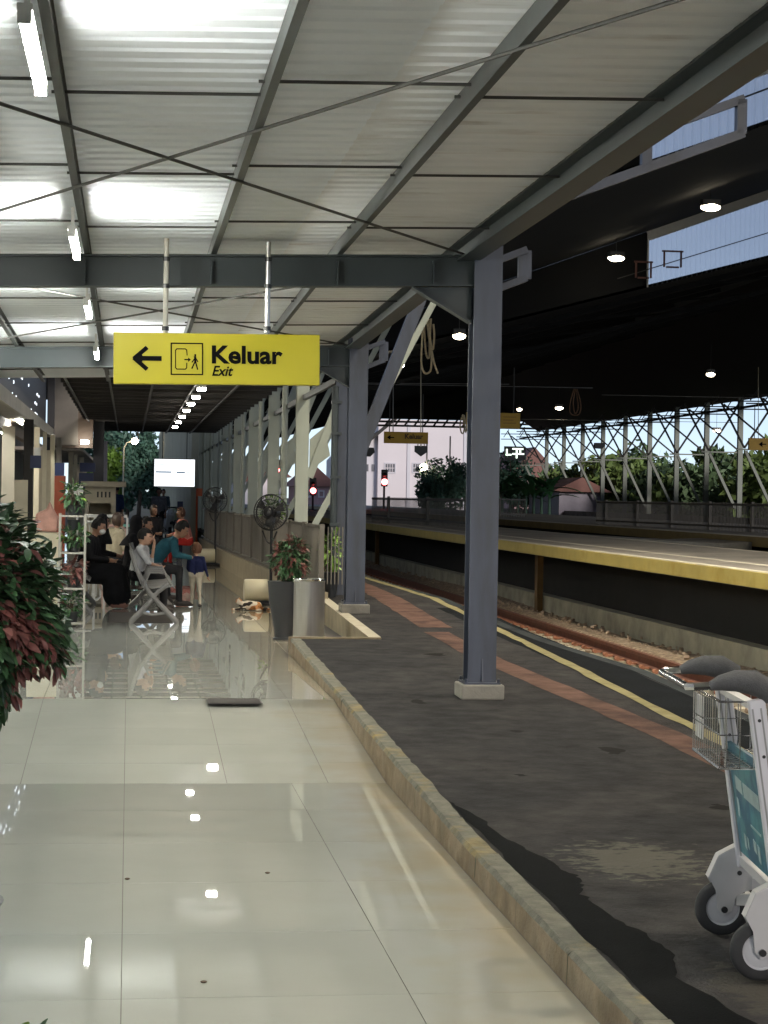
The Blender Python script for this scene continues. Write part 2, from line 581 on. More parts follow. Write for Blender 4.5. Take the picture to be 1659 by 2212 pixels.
    def prism(self, poly, fn, t0, t1):
        """poly of 2D points; fn(a,b,t) -> 3D point; extruded between t0 and t1"""
        n = len(poly)
        vs = [fn(a, b, t0) for a, b in poly] + [fn(a, b, t1) for a, b in poly]
        fs = [tuple(reversed(range(n))), tuple(range(n, 2 * n))]
        fs += [(i, (i + 1) % n, n + (i + 1) % n, n + i) for i in range(n)]
        return self.add(vs, fs)

    def mesh(self, name, mats, smooth=False):
        me = bpy.data.meshes.new(name)
        me.from_pydata(self.v, [], self.f)
        if not isinstance(mats, (list, tuple)):
            mats = [mats]
        for m in mats:
            me.materials.append(m)
        if len(mats) > 1:
            me.polygons.foreach_set('material_index', self.mi)
        bm = bmesh.new()
        bm.from_mesh(me)
        bmesh.ops.recalc_face_normals(bm, faces=bm.faces[:])
        bm.to_mesh(me)
        bm.free()
        if smooth:
            me.polygons.foreach_set('use_smooth', [True] * len(me.polygons))
            try:
                me.set_sharp_from_angle(angle=R(40))
            except Exception:
                pass
        me.update()
        return me

    def build(self, name, mats, parent=None, smooth=False, world=True, bevel=0.0):
        if parent is not None and world:
            inv = XF[parent.name].inverted()
            self.v = [tuple(inv @ Vector(p)) for p in self.v]
        o = link(bpy.data.objects.new(name, self.mesh(name, mats, smooth)))
        if parent is not None:
            o.parent = parent
            XF[o.name] = XF[parent.name]
        else:
            XF[o.name] = Matrix.Identity(4)
        if bevel:
            bv = o.modifiers.new('bevel', 'BEVEL')
            bv.width = bevel
            bv.segments = 2
            bv.limit_method = 'ANGLE'
            bv.angle_limit = R(50)
        return o


def inst(name, me, parent, mtx):
    """an object that shares mesh data, placed by a matrix in the parent's frame"""
    o = link(bpy.data.objects.new(name, me))
    if parent is not None:
        o.parent = parent
    o.matrix_local = mtx
    return o


def copy_tree(o, parent=None):
    c = o.copy()
    COL.objects.link(c)
    if parent is not None:
        c.parent = parent
    for ch in list(o.children):
        copy_tree(ch, c)
    return c


def text_mesh(txt, size, depth=0.004, offset=0.0, shear=0.0, space=1.0):
    cu = bpy.data.curves.new('lettering', 'FONT')
    cu.body = txt
    cu.size = size
    cu.extrude = depth
    cu.offset = offset
    cu.shear = shear
    cu.space_character = space
    cu.resolution_u = 3
    ob = link(bpy.data.objects.new('lettering', cu))
    bpy.context.view_layer.update()
    dg = bpy.context.evaluated_depsgraph_get()
    me = bpy.data.meshes.new_from_object(ob.evaluated_get(dg))
    bpy.data.objects.remove(ob)
    bpy.data.curves.remove(cu)
    return me


def za(Y):
    """asphalt platform level along the concourse: flat, then a gentle ramp"""
    if Y <= 9:
        return 0.115
    if Y >= 24:
        return 0.45
    return 0.115 + (Y - 9) / 15 * 0.335


def zf(Y):
    """tiled concourse level"""
    if Y <= 11.48:
        return 0.0
    if Y >= 14.5:
        return 0.18
    return (Y - 11.48) / 3.02 * 0.18


ZFAR = 0.18

# ================================================================== SETTING
def struct(o):
    o['kind'] = 'structure'
    return o


b = MB()
b.quad((-900, -300, -0.42), (1200, -300, -0.42), (1200, 2000, -0.42), (-900, 2000, -0.42))
struct(b.build('ground', M_SOIL))

# ---- tiled concourse: slab of grout with tiles on top
KX = 1.55                                    # foot of the kerb
floor = thing('concourse_floor', None, None, (0, 0, 0), kind='structure')
prof = [(-8, 0.0), (11.48, 0.0), (14.5, 0.18), (18.72, 0.18), (18.72, 0.18), (75, 0.18)]
b = MB()
for i in range(len(prof) - 1):
    (y0, z0), (y1, z1) = prof[i], prof[i + 1]
    if y1 <= y0:
        continue
    xr = KX + 0.02 if y1 <= 18.72 else 2.4
    d = 0.004
    vs = [(-4, y0, z0 - d), (xr, y0, z0 - d), (xr, y1, z1 - d), (-4, y1, z1 - d),
          (-4, y0, -0.6), (xr, y0, -0.6), (xr, y1, -0.6), (-4, y1, -0.6)]
    b.add(vs, [(0, 1, 2, 3), (0, 4, 5, 1), (1, 5, 6, 2), (2, 6, 7, 3), (3, 7, 4, 0)])
b.build('floor_bed', M_GROUT, floor)
TM = {}


def tile(x0, x1, y0, y1, slope=0.0):
    g = 0.0016
    wx, wy = round(x1 - x0 - 2 * g, 4), round(y1 - y0 - 2 * g, 4)
    k = (wx, wy)
    if k not in TM:
        bb = MB()
        bb.box((0, 0, -0.0035), (wx, wy, 0.007))
        TM[k] = bb.mesh('tile', M_TILE)
    yc = (y0 + y1) / 2
    tl = rng.normal(0, 0.0002, 2)
    mt = Matrix.Translation((0.5 * (x0 + x1), yc, zf(yc) if slope else zf(y0 + 1e-6))) @ Matrix.Rotation(math.atan(slope) + tl[0], 4, 'X') @ Matrix.Rotation(tl[1], 4, 'Y')
    return inst('tile', TM[k], floor, mt)


yy = 11.48
while yy > 4.0:                               # large tiles before the little ramp
    for x0, x1 in ((-1.96, -0.98), (-0.98, 0.0), (0.0, 0.98), (0.98, KX - 0.004)):
        tile(x0, x1, yy - 0.98, yy)
    yy -= 0.98
NEAR_Y = yy
b = MB()
b.cur = 0
y = NEAR_Y
while y > -8:
    for x0 in (-3.92, -2.94, -1.96, -0.98, 0.0):
        b.box2((x0 + 0.002, y - 0.978, -0.007), (x0 + 0.978, y - 0.002, 0.0))
    b.box2((0.982, y - 0.978, -0.007), (KX - 0.004, y - 0.002, 0.0))
    y -= 0.98
for x0 in (-3.92, -2.94):
    y = 11.48
    while y > NEAR_Y + 0.1:
        b.box2((x0 + 0.002, y - 0.978, -0.007), (x0 + 0.978, y - 0.002, 0.0))
        y -= 0.98
o = b.build('tile_field', M_TILE, floor)
o['kind'] = 'stuff'
sl = 0.18 / 3.02
for i in range(5):                            # ramp tiles
    y0 = 11.48 + i * 0.604
    for x0, x1 in ((-1.2, -0.6), (-0.6, 0), (0, 0.6), (0.6, 1.2), (1.2, KX - 0.004)):
        tile(x0, x1, y0, y0 + 0.604, sl)
yy = 14.5
while yy < 27.6:                              # small tiles on the upper level
    for x0, x1 in ((-1.2, -0.6), (-0.6, 0), (0, 0.6), (0.6, 1.2), (1.2, KX - 0.004)):
        tile(x0, x1, yy, yy + 0.6)
    if yy > 18.7:
        tile(KX + 0.001, 2.15, yy, yy + 0.6)
    yy += 0.6
b = MB()
y = yy
while y < 74:
    for k in range(-6, 3):
        b.box2((k * 0.6 + 0.002, y + 0.002, 0.173), (k * 0.6 + 0.598, y + 0.598, 0.18))
    b.box2((1.802, y + 0.002, 0.173), (2.38, y + 0.598, 0.18))
    y += 0.6
y = 14.5
while y < yy - 0.1:
    for k in range(-6, -2):
        b.box2((k * 0.6 + 0.002, y + 0.002, 0.173), (k * 0.6 + 0.598, y + 0.598, 0.18))
    y += 0.6
o = b.build('tile_field', M_TILE, floor)
o['kind'] = 'stuff'
b = MB()
for k in range(-6, -2):
    for i in range(5):
        y0 = 11.48 + i * 0.604
        x0, x1 = k * 0.6 + 0.002, k * 0.6 + 0.598
        b.quad((x0, y0 + 0.002, zf(y0)), (x1, y0 + 0.002, zf(y0)), (x1, y0 + 0.602, zf(y0 + 0.602)), (x0, y0 + 0.602, zf(y0 + 0.602)))
o = b.build('tile_field', M_TILE, floor)
o['kind'] = 'stuff'

# ---- asphalt platform (ramps up gently), kerb, coping
EDGE = [(-8, 4.32), (12, 4.34), (16, 4.36), (18.3, 4.10), (20, 4.02), (24, 3.95), (30, 3.75), (45, 3.7), (120, 3.7)]


def edge_x(Y):
    for (y0, x0), (y1, x1) in zip(EDGE, EDGE[1:]):
        if Y <= y1:
            t = (Y - y0) / (y1 - y0)
            return x0 + (x1 - x0) * t
    return EDGE[-1][1]


def left_x(Y):
    return KX + 0.09 if Y < 18.72 else 2.42


ys = sorted(set([-8 + 0.5 * i for i in range(70)] + [9, 18.719, 18.721, 24] + list(range(27, 121, 3))))
b = MB()
for y0, y1 in zip(ys, ys[1:]):
    if y1 - y0 < 0.01:
        continue
    xs0 = [left_x(y0 + 1e-4) + (edge_x(y0) - 0.12 - left_x(y0 + 1e-4)) * i / 4 for i in range(5)]
    xs1 = [left_x(y1 - 1e-4) + (edge_x(y1) - 0.12 - left_x(y1 - 1e-4)) * i / 4 for i in range(5)]
    for i in range(4):
        b.quad((xs0[i], y0, za(y0)), (xs0[i + 1], y0, za(y0)), (xs1[i + 1], y1, za(y1)), (xs1[i], y1, za(y1)))
b.quad((KX + 0.09, 18.72, za(18.72)), (KX + 0.09, 18.72, 0.0), (2.42, 18.72, 0.0), (2.42, 18.72, za(18.72)))
struct(b.build('asphalt_platform', M_ASPH))
b = MB()
for y0, y1 in zip(ys, ys[1:]):                # concrete coping at the track edge with its vertical face
    if y1 - y0 < 0.01:
        continue
    e0, e1 = edge_x(y0), edge_x(y1)
    b.quad((e0 - 0.12, y0, za(y0) + 0.004), (e0, y0, za(y0) + 0.004), (e1, y1, za(y1) + 0.004), (e1 - 0.12, y1, za(y1) + 0.004))
    b.quad((e0, y0, za(y0) + 0.004), (e0, y0, -0.45), (e1, y1, -0.45), (e1, y1, za(y1) + 0.004))
    b.quad((e0 - 0.12, y0, za(y0) - 0.03), (e0 - 0.12, y0, za(y0) + 0.004), (e1 - 0.12, y1, za(y1) + 0.004), (e1 - 0.12, y1, za(y1) - 0.03))
struct(b.build('platform_coping', mat('coping_damp', (0.034, 0.039, 0.041), 0.9, spec=0.08, var=0.3, scale=2, col2=(0.014, 0.016, 0.019), mscale=1.6)))


def strip(name, m, pts, width, lift):
    """flat painted strip following the platform level; pts = (x centre, y)"""
    b = MB()
    fine = []
    for (x0, y0), (x1, y1) in zip(pts, pts[1:]):
        n = max(1, int((y1 - y0) / 0.35))
        for i in range(n):
            t = i / n
            fine.append((x0 + (x1 - x0) * t, y0 + (y1 - y0) * t))
    fine.append(pts[-1])
    L, Rr = [], []
    for x, y in fine:
        j0, j1 = rng.normal(0, 0.008), rng.normal(0, 0.008)
        L.append((x - width / 2 + j0, y, za(y) + lift))
        Rr.append((x + width / 2 + j1, y, za(y) + lift))
    for i in range(len(L) - 1):
        b.quad(L[i], Rr[i], Rr[i + 1], L[i + 1])
    return struct(b.build(name, m))


strip('pink_tactile_strip', M_PINK, [(3.62, 4), (3.55, 10), (3.5, 12), (3.15, 17), (3.10, 19.4)], 0.25, 0.004)
strip('pink_tactile_strip', M_PINK, [(3.18, 19.9), (3.22, 24), (3.32, 30), (3.3, 60)], 0.34, 0.004)
strip('yellow_safety_line', M_YLINE, [(3.78, 4), (3.76, 12), (3.80, 18), (3.79, 24), (3.62, 31), (3.45, 60)], 0.10, 0.006)
# darker asphalt between the pink strip and the coping
strip('dark_asphalt_band', mat('dark_asphalt', (0.0085, 0.010, 0.012), 0.95, spec=0.05, var=0.35, scale=2, bump=0.4, bscale=90), [(4.0, 3), (4.0, 12), (4.0, 16), (3.88, 19), (3.82, 22.5)], 0.46, 0.002)


def blot(name, m, pts, lift, jag=0.03, n=9):
    """irregular flat stain from an outline given on the asphalt (x, y)"""
    out = []
    for (x0, y0), (x1, y1) in zip(pts, pts[1:] + pts[:1]):
        for i in range(n):
            t = i / n
            out.append((x0 + (x1 - x0) * t + rng.normal(0, jag), y0 + (y1 - y0) * t + rng.normal(0, jag)))
    me = bpy.data.meshes.new(name)
    me.from_pydata([(x, y, za(y) + lift) for x, y in out], [], [tuple(range(len(out)))])
    me.materials.append(m)
    bm = bmesh.new()
    bm.from_mesh(me)
    bmesh.ops.triangulate(bm, faces=bm.faces[:])
    bm.to_mesh(me)
    bm.free()
    return struct(link(bpy.data.objects.new(name, me)))


def onp(x, y, z=0.115):
    p = PZ(x, y, z)
    return (p.x, p.y)


WETP = [(1.66, 9.9), (1.73, 9.5), (1.78, 8.9), (1.86, 8.2), (1.90, 7.9), (1.83, 7.6), (1.86, 7.1), (1.93, 6.7), (1.84, 6.3), (1.92, 5.6), (1.95, 4.6), (1.66, 4.5), (1.66, 6.0), (1.66, 8.0)]
blot('wet_patch', M_WET, WETP, 0.004, 0.012, 7)

M_OIL = mat('oil_stain', (0.0125, 0.0115, 0.011), 0.95, var=0.3, scale=12, spec=0.08)
for k_, (x_, y_, r_, q_) in enumerate(((2.52, 12.4, 0.045, 1.2), (2.95, 11.6, 0.07, 2.2), (2.2, 10.7, 0.035, 1.0), (3.05, 9.7, 0.055, 1.5), (2.1, 13.9, 0.05, 2.6), (2.75, 17.2, 0.09, 1.4))):
    blot('oil_stain', M_OIL, [(x_ + r_ * math.cos(a) * (1 + 0.4 * math.sin(3 * a + k_)), y_ + q_ * r_ * math.sin(a)) for a in np.linspace(0, 2 * math.pi, 9, endpoint=False)], 0.003, 0.008, 2)

# kerb between tiles and asphalt
kerb = thing('kerb', None, None, (0, 0, 0), kind='structure')
y = 3.0
while y < 18.7:
    L = min(0.92, 18.72 - y)
    y1 = y + L
    b = MB()
    g = 0.003
    n = 7
    for i in range(n):
        t0, t1 = y + g + (L - 2 * g) * i / n, y + g + (L - 2 * g) * (i + 1) / n
        if i == 0:
            j0 = rng.normal(0, 0.002, 3)
        j1 = rng.normal(0, 0.002, 3)
        pr = lambda t, j: [(KX, t, zf(t) - 0.03), (KX + 0.004 + abs(j[0]), t, max(za(t), zf(t) + 0.012) - 0.014 + j[1]),
                           (KX + 0.02 + j[0], t, max(za(t), zf(t) + 0.012) + 0.006 + j[2]), (KX + 0.105 + 2 * j[1], t, max(za(t), zf(t)) + 0.006)]
        a, c = pr(t0, j0), pr(t1, j1)
        b.cur = 0
        b.quad(a[0], a[1], c[1], c[0])
        b.cur = 1
        b.quad(a[1], a[2], c[2], c[1])
        b.quad(a[2], a[3], c[3], c[2])
        j0 = j1
    b.build('kerb_stone', [M_KERB, M_KERBTOP], kerb)
    y = y1
b = MB()                                      # niche return and low wall beside the bin
b.box2((KX, 18.62, 0.0), (2.44, 18.72, za(18.7) + 0.012))
b.build('niche_end_kerb', M_KERB, kerb)
b = MB()
for i in range(12):
    y0, y1 = 18.725 + i * 0.45, 18.725 + (i + 1) * 0.45
    vs = [(2.33, y0, 0.1), (2.45, y0, 0.1), (2.45, y0, za(y0) + 0.012), (2.33, y0, za(y0) + 0.012),
          (2.33, y1, 0.1), (2.45, y1, 0.1), (2.45, y1, za(y1) + 0.012), (2.33, y1, za(y1) + 0.012)]
    b.cur = 0
    b.add(vs, [(0, 4, 7, 3), (1, 2, 6, 5)])
    b.cur = 1
    b.add(vs, [(3, 7, 6, 2)])
    b.cur = 0
    b.add(vs, [(0, 3, 2, 1), (4, 5, 6, 7)])
b.build('niche_side_kerb', [M_WALLLOW, mat('kerb_cream_edge', (0.40, 0.36, 0.27), 0.8, var=0.2, scale=6)], kerb)

# ---- track: ballast, sleepers, rails, clips
b = MB()
nx, ny = 10, 150
for i in range(ny):
    for j in range(nx):
        def q(ii, jj):
            X = 3.7 + (8.2 - 3.7) * jj / nx
            Y = 2 + ii * 1.2
            zz = -0.40 + (0.05 if 0 < jj < nx else 0) * math.sin(ii * 12.9 + jj * 78.2)
            if X > 6.55:
                zz += min(0.16, (X - 6.55) * 0.25)
            return (X, Y, zz)
        b.quad(q(i, j), q(i, j + 1), q(i + 1, j + 1), q(i + 1, j))
o = b.build('ballast_bed', M_BALLAST)
struct(o)
NEARRAIL, FARRAIL, RAILZ = 5.20, 6.30, -0.16
track = thing('railway_track', 'rusty railway track on pale concrete sleepers beside the raised platform', 'railway track', (5.75, 10, -0.4))
for X in (NEARRAIL, FARRAIL):
    b = MB()
    pr = [(-0.065, -0.15), (0.065, -0.15), (0.065, -0.138), (0.012, -0.12), (0.012, -0.045), (0.034, -0.035), (0.034, 0), (-0.034, 0), (-0.034, -0.035), (-0.012, -0.045), (-0.012, -0.12), (-0.065, -0.138)]
    b.prism(pr, lambda a, c, t: (X + a, t, RAILZ + c), 2, 180)
    b.build('rail', M_RUST, track)
bb = MB()
bb.prism([(-0.13, -0.2), (0.13, -0.2), (0.10, 0), (-0.10, 0)], lambda a, c, t: (t, a, c), -1.0, 1.0)
sme = bb.mesh('sleeper', M_SLEEP)
bb = MB()
bb.cyl((-0.05, -0.05, 0), (-0.05, 0.05, 0.0), 0.028, n=8)
bb.box((0.0, 0, -0.01), (0.10, 0.09, 0.025))
cme = bb.mesh('rail_clip', M_CLIP)
inv = XF[track.name].inverted()
y = 9.0
while y < 90:
    inst('sleeper', sme, track, inv @ Matrix.Translation((5.75, y, -0.325)))
    if y < 60:
        inst('rail_clip', cme, track, inv @ Matrix.Translation((FARRAIL - 0.09, y, -0.29)))
        inst('rail_clip', cme, track, inv @ Matrix.Translation((FARRAIL + 0.09, y, -0.29)) @ Matrix.Rotation(math.pi, 4, 'Z'))
    y += 0.6
b = MB()                                      # loose stones
for i in range(2600):
    X = random.choice([random.uniform(6.4, 7.3), random.uniform(5.3, 6.2), random.uniform(4.5, 5.2)])
    Y = 8 + 50 * random.random() ** 1.5
    s = random.uniform(0.018, 0.045)
    z = -0.36 + (0.12 if X > 6.9 else 0.03)
    rt = Matrix.Rotation(random.random() * 6, 3, 'Z') @ Matrix.Rotation(random.random() * 6, 3, 'X')
    b.box((X, Y, z), (s * 1.4, s, s * 0.9), rt)
o = b.build('ballast_stones', M_STONE)
tag(o, kind='stuff')
tag(o, 'loose pale brown ballast stones around the rails', 'gravel')

# ---- raised platform across the track
PT = 0.95
b = MB()
b.box2((6.86, -5, 0.765), (9.9, 170, PT))
struct(b.build('opposite_platform', M_DECK))
b = MB()
b.box2((6.80, -5, 0.78), (6.858, 170, PT - 0.003))
b.build('yellow_platform_edge', M_YEDGE, None)
struct(bpy.data.objects['yellow_platform_edge'])
b = MB()
b.box2((6.86, -5, PT + 0.001), (7.0, 170, PT + 0.004))
b.box2((7.62, -5, PT + 0.001), (7.74, 170, PT + 0.004))
b.box2((9.70, -5, PT + 0.001), (9.82, 170, PT + 0.004))
struct(b.build('platform_lines', M_LIGHTLINE))
b = MB()
b.box2((7.28, -5, -0.5), (7.5, 170, 0.02))
struct(b.build('platform_foot_wall', mat('foot_wall', (0.40, 0.39, 0.29), 0.85, var=0.25, scale=2.5, col2=(0.27, 0.26, 0.20), mscale=1.5)))
b = MB()
b.box2((7.9, -5, -0.5), (9.6, 170, 0.76))
struct(b.build('platform_core', mat('shade_dark_concrete', (0.03, 0.03, 0.028), 0.9)))  # shade in the void under the slab, put into this near-black colour
for yy_ in (11.0, 33.7, 56.3, 79.0):
    b = MB()
    b.box2((7.16, yy_ - 0.12, -0.3), (7.26, yy_ + 0.12, 0.75))
    o = b.build('platform_prop', mat('amber_prop', (0.13, 0.07, 0.014), 0.7, var=0.3, scale=4))
    tag(o, 'amber painted concrete prop under the yellow edged platform', 'post', 'props under the raised platform')
# second track pit and the farther platform
b = MB()
b.box2((13.9, 20, 0.75), (22, 190, 0.95))
struct(b.build('far_platform', M_DECK))
b = MB()
b.box2((13.84, 20, 0.74), (13.898, 190, 0.955))
struct(b.build('far_platform_edge', mat('brown_edge', (0.32, 0.23, 0.08), 0.7, var=0.2, scale=2)))
b = MB()
b.box2((13.95, 20, 0.953), (14.5, 190, 0.956))
struct(b.build('far_platform_line', M_LIGHTLINE))
b = MB()
b.box2((14.3, 20, -0.5), (21, 190, 0.748))
struct(b.build('far_platform_core', MATS['shade_dark_concrete']))
# concrete crossing block in the pit between the platforms
p = PZ(1455, 1158, 0.5)
b = MB()
b.prism([(9.92, 0.2), (9.92, 0.90), (10.6, 0.90), (13.0, 0.80), (13.82, 0.84), (13.82, 0.2)], lambda a, c, t: (a, t, c), 42, 46)
struct(b.build('track_crossing_slab', M_CONC))

# ================================================================== PLATFORM CANOPY
def bz(Y):
    """small drop of the canopy steel along its length"""
    if Y <= 14.2:
        return 0.0
    if Y >= 21.7:
        return -0.10
    return -0.10 * (Y - 14.2) / 7.5


BS = 0.03                                     # cross slope of the roof
canopy = thing('platform_canopy', 'grey steel platform canopy with corrugated pale sheets, purlins and cross rods', 'canopy', (2.6, 14.2, 0.25))
BAYS = [-2.4, 5.6, 14.2, 21.7]


def ibeam(b, p0, p1, h, wf, tw=0.012, tf=0.014):
    p0, p1 = Vector(p0), Vector(p1)
    up = Vector((0, 0, 1))
    b.bar(p0, p1, tw, h - 2 * tf)
    for s in (-1, 1):
        o_ = up * (s * (h / 2 - tf / 2))
        b.bar(p0 + o_, p1 + o_, wf, tf)


for Yb in BAYS:
    z0 = 3.195 + bz(Yb)
    b = MB()
    ibeam(b, (-3.4, Yb, z0 + 0.115 - 3.4 * BS), (2.52, Yb, z0 + 0.115 + 2.52 * BS), 0.23, 0.13)
    for X in (-0.34, 0.57, 1.49, 2.2):        # web stiffeners
        b.box((X, Yb - 0.035, z0 + 0.1 + X * BS), (0.012, 0.06, 0.172))
    b.build('cross_beam', M_BEAM, canopy)
    zb = za(Yb)
    Xc = 2.60 if Yb < 20 else 2.53
    b = MB()                                  # H column
    zt = 3.58 + bz(Yb)
    for s in (-1, 1):
        b.box2((Xc - 0.105, Yb + s * 0.10 - 0.007, zb), (Xc + 0.105, Yb + s * 0.10 + 0.007, zt))
    b.box2((Xc - 0.006, Yb - 0.093, zb), (Xc + 0.006, Yb + 0.093, zt))
    col = b.build('column', M_STEEL, canopy)
    b = MB()
    b.box((Xc, Yb, zb + 0.05), (0.32, 0.32, 0.11))
    b.build('footing', M_CONC, canopy, bevel=0.012)
    b = MB()                                  # base plate with bolts
    b.box((Xc, Yb, zb + 0.112), (0.27, 0.27, 0.014))
    for sx in (-0.12, 0.12):
        for sy in (-0.12, 0.12):
            b.cyl((Xc + sx, Yb + sy, zb + 0.119), (Xc + sx, Yb + sy, zb + 0.145), 0.012, n=6)
    b.build('base_plate', M_STEEL, canopy)
    b = MB()                                  # small stiffener at the column foot
    b.prism([(0, 0.0), (0.03, 0.0), (0.004, 0.16), (0, 0.16)], lambda a, c, t: (Xc + t, Yb - 0.107 - a, zb + 0.131 + c), -0.005, 0.005)
    b.build('foot_rib', M_STEEL, canopy)
    b = MB()                                  # haunch under the beam
    b.prism([(2.49, z0 + 0.07), (2.05, z0 + 0.058), (2.49, z0 - 0.19)], lambda a, c, t: (a, Yb + t, c), -0.006, 0.006)
    b.bar((2.05, Yb, z0 + 0.055), (2.49, Yb, z0 - 0.195), 0.12, 0.012)
    b.build('haunch', M_BEAM, canopy)
    # cantilever frame with openings on the track side
    b = MB()
    L0, L1 = Vector((Xc + 0.10, Yb, z0 + 0.07)), Vector((Xc + 0.10 + 0.20, Yb, z0 + 0.15))
    dn = Vector((0, 0, 1))
    for off in (0.0, 0.21):
        b.bar(L0 + dn * off, L1 + dn * off, 0.10, 0.05)
    for t in (0.95,):
        p = L0.lerp(L1, t)
        b.bar(p, p + dn * 0.21, 0.10, 0.03)
    b.build('bracket_frame', M_STEEL, canopy)
# longitudinal edge beam on the columns
for y0, y1 in zip([-8] + BAYS[1:], BAYS[1:] + [29]):
    b = MB()
    xa, xb_ = 2.46, 2.46
    ibeam(b, (xa, y0, 3.532 + bz(y0)), (xb_, y1, 3.532 + bz(y1)), 0.15, 0.16)
    b.build('edge_beam', M_BEAM, canopy)
PURX = [-3.1, -2.18, -1.26, -0.34, 0.57, 1.49]


def zpur(X, Y):
    return 3.43 + X * BS + bz(Y)


for X in PURX:
    for y0, y1 in ((-8, 5.6), (5.6, 14.2), (14.2, 21.7), (21.7, 28.5)):
        b = MB()
        a0, a1 = zpur(X, y0), zpur(X, y1)
        h = 0.10
        b.bar((X, y0, a0 + h / 2), (X, y1, a1 + h / 2), 0.006, h)
        for s in (0, 1):
            b.bar((X + 0.020, y0, a0 + 0.004 + s * (h - 0.008)), (X + 0.020, y1, a1 + 0.004 + s * (h - 0.008)), 0.034, 0.006)
        b.bar((X + 0.036, y0, a0 + 0.012), (X + 0.036, y1, a1 + 0.012), 0.004, 0.018)
        b.build('purlin', M_PURLIN, canopy)
# corrugated sheets, ribs run across the platform
y = -8.0
k = 0
while y < 28.5:
    Wd = 0.76
    b = MB()
    zl = 0.0
    pr = []
    for i in range(4):
        u = i * 0.19
        pr += [(u, 0), (u + 0.085, 0), (u + 0.105, 0.011), (u + 0.170, 0.011)]
    pr.append((0.76, 0.0))
    xs = [-3.7, 1.15, 2.545]
    for j in range(2):
        b.cur = j
        for (u0, c0), (u1, c1) in zip(pr, pr[1:]):
            f = lambda X, u, c: (X, y + u, zpur(X, y + u) + 0.104 + c)
            b.quad(f(xs[j], u0, c0), f(xs[j + 1], u0, c0), f(xs[j + 1], u1, c1), f(xs[j], u1, c1))
    b.build('roof_sheet', [M_SHEET, M_SHEETDIRT], canopy)
    y += Wd
    k += 1
# staggered sag rods between purlins
for i in range(-3, 9):
    for j, (x0, x1) in enumerate(zip(PURX, PURX[1:] + [2.42])):
        Y = 8.85 + 2.22 * i + (0.0 if j % 2 else -0.28)
        if i > 2:
            Y += 0.2
        b = MB()
        z0, z1 = zpur(x0, Y) + 0.075, zpur(x1, Y) + 0.075
        b.cyl((x0 - 0.03, Y, z0), (x1 + 0.03, Y, z1), 0.008, n=6)
        b.build('sag_rod', M_ROD, canopy)
# diagonal bracing rods
for (xa, ya, xb_, yb) in ((2.42, 14.1, -1.75, 6.6), (2.42, 5.7, -1.9, 14.1), (2.4, 21.6, -1.9, 14.3), (2.4, 14.3, -1.9, 21.6), (-1.9, 14.3, -3.3, 16.6), (2.4, -0.7, -1.9, 6.6), (-1.9, -0.7, 2.4, 6.6)):
    b = MB()
    b.cyl((xa, ya, zpur(xa, ya) - 0.008), (xb_, yb, zpur(xb_, yb) - 0.012), 0.009, n=6)
    b.build('brace_rod', M_ROD, canopy)
# thin cable under the sheets
b = MB()
pa, pb = PY(1100, 110, 8.2), PY(1390, -10, 7.2)
b.cyl(pa, pb, 0.004, n=5)
b.build('hanging_cable', M_WHITEP, canopy)

# long frame with rectangular openings that runs above the edge beam, track side
b = MB()
A, B = PY(1235, 421, 11.3), PY(1605, 288, 11.3)
top = Vector((0, 0, 0.205))
b.bar(A, B, 0.06, 0.055)
b.bar(A + top, B + top, 0.06, 0.05)
for t in (0.02, 0.43, 0.985):
    p = A.lerp(B, t)
    b.bar(p, p + top, 0.06, 0.06)
b.build('gutter_frame', M_STEEL, canopy)

# ---- tube lights under the lamp purlin
def tube_light(Y0, Y1, label, X=-0.36, dz=-0.15):
    Ym = (Y0 + Y1) / 2
    z = zpur(X, Ym) + dz
    t = thing('tube_light', label, 'tube light', (X, Ym, z), group='tube lights along the purlin')
    b = MB()
    b.box((X, Ym, z + 0.012), (0.05, Y1 - Y0 + 0.03, 0.022))
    for yy in (Y0 + 0.15, Y1 - 0.15):
        b.box((X, yy, z + 0.085), (0.02, 0.03, 0.14))
    b.build('housing', M_WHITEP, t)
    b = MB()
    b.cyl((X, Y0, z - 0.022), (X, Y1, z - 0.022), 0.021, n=12)
    b.build('tube', M_LAMP, t, smooth=True)
    for yy in (Y0 - 0.012, Y1 + 0.012):
        b = MB()
        b.box((X, yy, z - 0.02), (0.046, 0.022, 0.046))
        b.build('end_cap', M_WHITEP, t)
    return t


tube_light(6.46, 7.61, 'bare glowing tube light in front of the first cross beam, farthest from the sign')
tube_light(11.77, 12.92, 'bare glowing tube light just before the cross beam that carries the exit sign')
tube_light(15.79, 16.94, 'bare glowing tube light just behind the cross beam that carries the exit sign')
tube_light(20.10, 21.25, 'bare glowing tube light beside the left edge of the exit sign')
tube_light(1.15, 2.30, 'bare tube light next along from the concourse entrance one')
tube_light(-4.12, -2.97, 'bare tube light over the concourse entrance')
for k_, (a_, c_) in enumerate(((4.0, 5.2), (9.4, 10.6), (14.8, 16.0), (20.2, 21.4), (-1.4, -0.2))):  # added row out of view, fills and evens the light under the canopy
    tube_light(a_, c_, 'bare tube light in an unseen row added for even light', X=-2.18)

